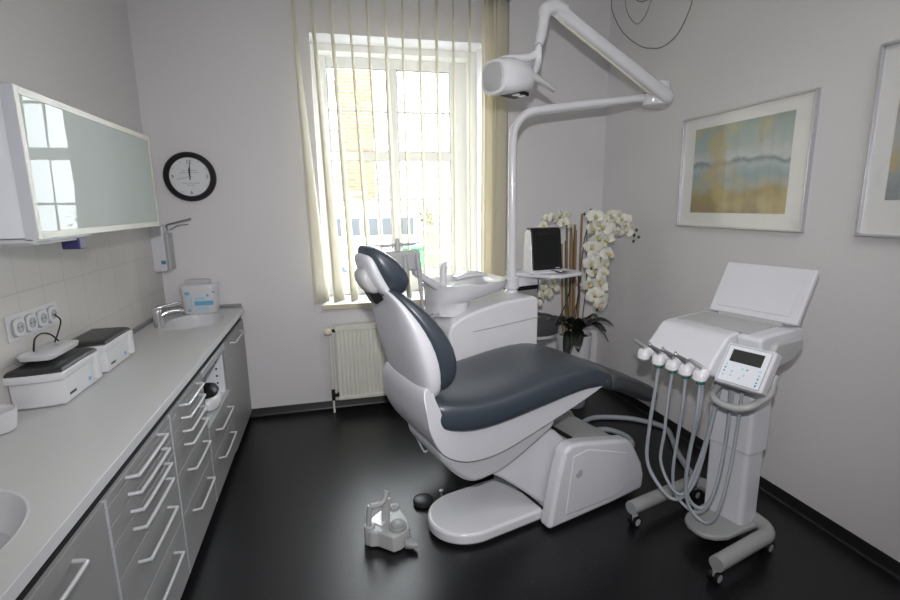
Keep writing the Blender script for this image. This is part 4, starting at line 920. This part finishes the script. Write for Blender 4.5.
# instrument holders, instruments and hoses
NS = [.258, .176, .105, .040, -.028]
ends = [.0, .01, .015, -.055, -.095]
for i, n_ in enumerate(NS):
    za = .892-.004*i; ax = -.350
    b = nb(); loft(b, [sring((ax+dx, n_, za+dz), (1, 0, 0), (0, 1, 0), r1, r2, 2.3, 18) for dx, dz, r1, r2 in ((-.012, -.034, .014, .018), (-.010, -.026, .024, .028), (-.002, -.008, .030, .031), (.004, .010, .029, .029), (.010, .022, .020, .022))])
    h = obj('instrument_holder', b, M['white'], kt)
    if i: b = nb(); tube(b, [(ax-.008, n_-.004, za-.044), (ax-.008, n_-.004, za-.030)], .017, 14); obj('ring', b, M['green'], h)
    b = nb(); e1 = V(ax-.012, n_-.012, za+.026); e0 = V(ax-.018, n_+.048, za+.050)
    if i in (0, 4): tube(b, [e1, e1+(e0-e1)*.5, e0], [.010, .010, .007], 12); o_ = obj('instrument', b, M['alu'], kt)
    else: tube(b, [e1+(e0-e1)*.05, e1+(e0-e1)*.4, e1+(e0-e1)*.7, e0, e0+V(.0, -.004, .012)], [.013, .011, .008, .009, .004], 12); o_ = obj('instrument', b, M['steel'], kt)
    if i == 0: continue
    s0 = V(ax-.008, n_-.004, za-.04)
    e = ends[i]; zb_ = [.30, .22, .26, .20, .18][i]
    mid = (n_*.62+e*.38)
    if i < 3:
        pts = [s0, s0+V(-.004, .010, -.14), (ax+.0, n_+.04-.01*i, .55), (ax+.015, n_+.04, zb_+.13), (ax+.03, mid+.02, zb_+.02), (ax+.06, mid*.6+e*.4, zb_), (ax+.11, e+.02, zb_+.10), (ax+.15, e+.0, .55), (-.14, e, .80)]
    else:
        pts = [s0, s0+V(.0, .004, -.14), (ax+.02, n_+.03, .55), (ax+.04, n_+.055, zb_+.15), (ax+.06, n_+.04, zb_+.03), (ax+.08, (n_+e)/2, zb_-.01), (ax+.10, e-.005, zb_+.08), (ax+.15, e-.01, .50), (-.14, e+.01, .80)]
    b = nb(); tube(b, pts, .0070 if i != 1 else .0085, 10, 8); obj('hose', b, M['hose'], kt)
# thicker supply pair hanging beside the column
for q in (0,):
    b = nb(); tube(b, [(-.34, -.03-.02*q, .845), (-.33, -.02-.02*q, .70), (-.31, .02-.02*q, .50), (-.29, .04-.03*q, .32), (-.26, .03-.03*q, .22), (-.22, -.01-.03*q, .20), (-.17, -.03-.02*q, .30), (-.13, -.03, .55), (-.12, -.02, .78)], .0085, 10, 8); obj('supply_hose', b, M['hose'], kt)

# ---------------------------------------------------------------- supply hose on the floor
b = nb(); tube(b, [(1.50, 2.62, .06), (1.55, 2.80, .03), (1.64, 2.94, .02), (1.81, 3.04, .02), (2.02, 2.98, .02), (2.14, 2.88, .02), (2.205, 2.76, .02), (2.15, 2.62, .02), (2.06, 2.45, .02), (1.98, 2.25, .02), (1.93, 2.10, .03), (1.88, 1.92, .07)], .018, 12, 8)
tag(obj('floor_hose', b, M['hose']), 'thick grey supply hose looping over the floor to the instrument cart', 'hose')
b = nb(); tube(b, [(1.56, 2.74, .02), (1.66, 2.84, .02), (1.80, 2.845, .02), (1.87, 2.73, .02), (1.845, 2.61, .02), (1.76, 2.55, .02), (1.62, 2.50, .03), (1.50, 2.48, .05)], .018, 12, 8)
tag(obj('floor_hose', b, M['hose']), 'inner grey hose loop curling back behind the chair base', 'hose')

# ---------------------------------------------------------------- foot control and puck on the floor
FF = Frame(.19, 2.10, 0)
fcn = thing('foot_control', 'pale grey plastic foot control with round button and fork on the floor', 'foot control', FF, (0, 0, 0))
def rel(x, y): return (x-.19, y-2.10)
body = [rel(.075, 2.10), rel(.10, 2.07), rel(.135, 2.065), rel(.20, 2.005), rel(.235, 2.015), rel(.29, 2.055), rel(.295, 2.11), rel(.265, 2.24), rel(.235, 2.26), rel(.20, 2.25), rel(.11, 2.17), rel(.078, 2.15)]
b = nb(); prism(b, body, .006, .082, 'xy')
for v in b.verts:
    if v.co.z > .05: v.co.x = v.co.x*.94; v.co.y = v.co.y*.94+.004; v.co.z += .02*(v.co.y)
obj('body', b, M['ltgrey'], fcn, bevel=.008, seg=4)
for x, y, r_, zt in ((.10, 2.115, .026, .098), (.235, 2.235, .024, .098)):
    q = rel(x, y); b = nb(); lathe(b, [(r_, .004), (r_, zt-.005), (r_-.005, zt), (.004, zt)], (*q, 0), 'z', 24); p_ = obj('post', b, M['ltgrey'], fcn)
    b = nb(); lathe(b, [(.013, zt), (.013, zt+.004), (.003, zt+.005)], (*q, 0), 'z', 16); obj('screw', b, M['greypl'], p_)
q = rel(.232, 2.085); b = nb(); lathe(b, [(.044, .08), (.044, .090), (.039, .095), (.035, .095), (.033, .102), (.022, .107), (.003, .108)], (*q, 0), 'z', 32); obj('button', b, M['greypl'], fcn)
b = nb(); prism(b, [rel(.10, 2.16), rel(.16, 2.10), rel(.215, 2.19), rel(.205, 2.235), rel(.16, 2.22)], .083, .088, 'xy'); obj('white_cover', b, M['white'], fcn, bevel=.002)
# fork: two uprights joined by a dipped band
q0 = rel(.095, 2.115); q1 = rel(.185, 2.145)
b = nb(); tube(b, [(*q0, .08), (q0[0]+.008, q0[1], .15), (q0[0]+.014, q0[1], .195)], .013, 10)
loft(b, [sring((x, y, z), (1, 0, 0), (0, 1, 0), .021, .011, 3, 12) for x, y, z in ((q1[0]-.004, q1[1], .08), (q1[0], q1[1], .14), (q1[0]+.002, q1[1], .20))])
band = [V(q0[0]+.012, q0[1], .193), V(q0[0]+.035, q0[1]+.004, .188), V(q0[0]+.065, q0[1]+.012, .190), V(q0[0]+.085, q0[1]+.02, .205), V(q0[0]+.092, q0[1]+.026, .225), V(q0[0]+.098, q0[1]+.03, .238)]
tube(b, band, .0145, 12, 5); obj('fork', b, M['ltgrey'], fcn)
b = nb(); loft(b, [sring((.085+dx, -.09+dy, .028), (0, 1, 0), (0, 0, 1), w_, h_, 2.6, 14) for dx, dy, w_, h_ in ((-.02, .03, .032, .024), (.015, .012, .030, .020), (.035, .0, .018, .012))]); obj('pedal', b, M['greypl'], fcn)
b = nb(); lathe(b, [(.046, 0), (.054, .006), (.056, .018), (.052, .028), (.042, .033), (.01, .034)], (.405, 2.36, 0), 'z', 36)
tag(obj('foot_switch', b, M['dkgrey']), 'small round dark foot switch on the floor between foot control and chair base', 'switch')
b = nb(); tube(b, [(.515, 2.40, 0), (.515, 2.40, .03)], .006, 10); lathe(b, [(.012, .03), (.012, .036), (.004, .038)], (.515, 2.40, 0), 'z', 14)
tag(obj('floor_pin', b, M['alu']), 'tiny metal pin standing on the floor behind the base plate', 'pin')

# ---------------------------------------------------------------- loops of wire high by the right wall
wr = thing('hanging_wire', 'thin dark wire hanging in loops high on the right wall', 'wire', WORLD, (2.2, 3.1, 3.14))
def wp(y, z): return (2.215, y, z)
b = nb(); tube(b, [wp(3.72, 3.13), wp(3.70, 3.02), wp(3.55, 2.83), wp(3.33, 2.67), wp(3.17, 2.605), wp(3.05, 2.585), wp(2.92, 2.62), wp(2.83, 2.72), wp(2.80, 2.80), wp(2.78, 2.9)], .0035, 8, 8); obj('large_loop', b, M['wire'], wr)
b = nb(); tube(b, [wp(3.55, 3.10), wp(3.50, 2.95), wp(3.40, 2.84), wp(3.33, 2.82), wp(3.25, 2.87), wp(3.18, 3.0), wp(3.16, 3.13)], .0025, 8, 8); obj('small_loop', b, M['wire'], wr)
b = nb(); tube(b, [wp(3.47, 3.12), wp(3.38, 2.98), wp(3.25, 2.94), wp(3.12, 2.98), wp(3.02, 3.12)], .0035, 8, 8); obj('upper_loop', b, M['wire'], wr)
b = nb(); box(b, XR-.05, XR-.001, 2.765, 2.795, 2.79, 2.83); obj('wall_clip', b, M['black'], wr, bevel=.004)

# ---------------------------------------------------------------- outside the window
M['asphalt'] = mat('street', (.20, .20, .20), .9); M['grass'] = mat('grass', (.13, .17, .08), .9); M['vanw'] = mat('van_white', (.75, .76, .78), .3)
M['vanglass'] = mat('vehicle_glass', (.07, .075, .08), .7, spec=.2); M['plaster'] = mat('outdoor_plaster', (.20, .165, .135), .9, bump=(2, .2)); M['bin'] = mat('green_bin', (.05, .19, .07), .5)
M['trunk'] = mat('bark', (.22, .16, .12), .9); M['foliage'] = mat('foliage', (.13, .16, .08), .9); M['teald'] = mat('teal_car', (.05, .10, .11), .6, spec=.2)
GZ = -.6
struct('ground', bx(-20, 30, 4.6, 60, GZ-.2, GZ), M['asphalt'], smooth=False)
tag(obj('lawn', bx(1.6, 9, 13.9, 22, GZ, GZ+.05), M['grass'], smooth=False), 'strip of grass outside beyond the green bin', 'lawn', kind='stuff')
bd = thing('brick_building', 'tall brick building with pale plaster flank outside the window', 'building', WORLD, (1.0, 27, GZ))
obj('brick_wall', bx(.88, 2.36, 25, 30, GZ, 12), M['brick'], bd, smooth=False)
obj('plaster_wall', bx(-2.5, .88, 25.2, 30, GZ, 12), M['plaster'], bd, smooth=False)
for z in (2.8, 5.2, 7.4):
    w_ = obj('window', bx(.28, .70, 25.12, 25.21, z, z+1.3), M['pvc'], bd, smooth=False); obj('pane', bx(.33, .65, 25.10, 25.13, z+.06, z+1.24), M['paleblue'], w_, smooth=False)
vn = thing('white_van', 'white van parked outside the window', 'van', WORLD, (1.2, 12.9, GZ))
b = nb(); prism(b, [(-1.4, -.25), (2.05, -.25), (2.2, .0), (2.2, .75), (2.12, 1.55), (2.0, 1.72), (-1.4, 1.75)], 12.0, 13.8, 'xz'); obj('body', b, M['vanw'], vn, bevel=.08)
for x0_, x1_ in ((-.9, .02), (.12, .28), (.40, .72), (.80, 1.15), (1.24, 1.56), (1.72, 2.02)):
    obj('side_window', bx(x0_, x1_, 11.985, 12.02, .88, 1.30), M['vanglass'], vn, bevel=.03)
b = nb(); tube(b, [(-1.2, 12.3, 1.90), (.95, 12.3, 1.90)], .03, 8); tube(b, [(-1.2, 13.4, 1.90), (.95, 13.4, 1.90)], .03, 8)
for x in (.15, .55, .9): tube(b, [(x, 12.3, 1.74), (x, 12.3, 1.9)], .025, 8); tube(b, [(x, 12.3, 1.9), (x, 13.4, 1.9)], .025, 8)
obj('roof_rack', b, M['greypl'], vn)
for x in (-.6, 1.5):
    b = nb(); lathe(b, [(.02, 11.98), (.33, 11.98), (.34, 12.2), (.02, 12.2)], (x, 0, GZ+.34), 'y', 28); obj('wheel', b, M['black'], vn)
ca_ = thing('parked_car', 'white car with a dark windscreen close outside the window', 'car', WORLD, (-.3, 9.2, GZ))
b = nb(); prism(b, [(-3.0, -.3), (1.2, -.3), (1.25, .05), (1.1, .2), (.52, .28), (.02, .84), (-.3, .92), (-2.2, .92), (-3, .3)], 8.4, 10.0, 'xz'); obj('body', b, M['vanw'], ca_, bevel=.07)
b = nb(); prism(b, [(.0, .80), (.42, .33), (.12, .33), (-.3, .80)], 8.385, 8.42, 'xz'); obj('side_window', b, M['teald'], ca_, smooth=False)
b = nb(); prism(b, [(-.4, .80), (.02, .33), (-1.3, .33), (-1.3, .80)], 8.385, 8.42, 'xz'); obj('side_window', b, M['teald'], ca_, smooth=False)
for x in (-2.2, .7):
    b = nb(); lathe(b, [(.02, 8.38), (.29, 8.38), (.30, 8.6), (.02, 8.6)], (x, 0, GZ+.30), 'y', 24); obj('wheel', b, M['black'], ca_)
bn = thing('wheelie_bin', 'bright green bin outside the window', 'bin', WORLD, (1.95, 11.3, GZ))
b = nb(); prism(b, [(1.62, GZ+.05), (2.12, GZ+.05), (2.16, .60), (1.58, .60)], 11.0, 11.5, 'xz'); obj('bin_body', b, M['bin'], bn, bevel=.03); obj('lid', bx(1.55, 2.18, 10.97, 11.55, .60, .67), M['bin'], bn, bevel=.02)
fe = thing('garden_fence', 'pale horizontal rail fence outside in front of the trees', 'fence', WORLD, (2.9, 14, GZ))
obj('rail', bx(2.4, 7, 14.0, 14.06, .86, .96), M['pvc'], fe, smooth=False); obj('rail', bx(2.4, 7, 14.0, 14.06, .2, .3), M['pvc'], fe, smooth=False)
for x in (2.5, 3.6, 4.7, 5.8, 6.9): obj('post', bx(x-.05, x+.05, 14.06, 14.16, GZ, 1.0), M['pvc'], fe, smooth=False)
for i, (x, y, rr, lbl) in enumerate(((2.95, 15.2, .12, 'slim tree outside left of the other trees behind the fence'), (3.45, 17, .16, 'thicker tree outside behind the rail fence'), (5.4, 18.5, .13, 'tree at the far right outside behind the rail fence'))):
    t = thing('tree', lbl, 'tree', WORLD, (x, y, GZ), 'trees outside behind the fence')
    b = nb(); tube(b, [(x, y, GZ), (x+.05, y, .6), (x-.04, y, 1.5), (x+.1, y, 2.2)], [rr, rr*.8, rr*.6, rr*.3], 10, 4); obj('trunk', b, M['trunk'], t)
    b = nb(); rnd = random.Random(i)
    for k in range(260):
        c = V(x+rnd.gauss(0, .45), y+rnd.gauss(0, .4), 1.25+rnd.gauss(0, .22)); a = rnd.uniform(0, 6.28); u_ = V(math.cos(a), math.sin(a), rnd.uniform(-.6, .6))*.07; v_ = V(-math.sin(a), math.cos(a), rnd.uniform(-.5, .5))*.05
        b.faces.new([b.verts.new(c-u_), b.verts.new(c+v_), b.verts.new(c+u_), b.verts.new(c-v_)])
    obj('crown', b, M['foliage'], t, smooth=False)
for o in COL.objects:
    if '_b' in o: del o['_b']
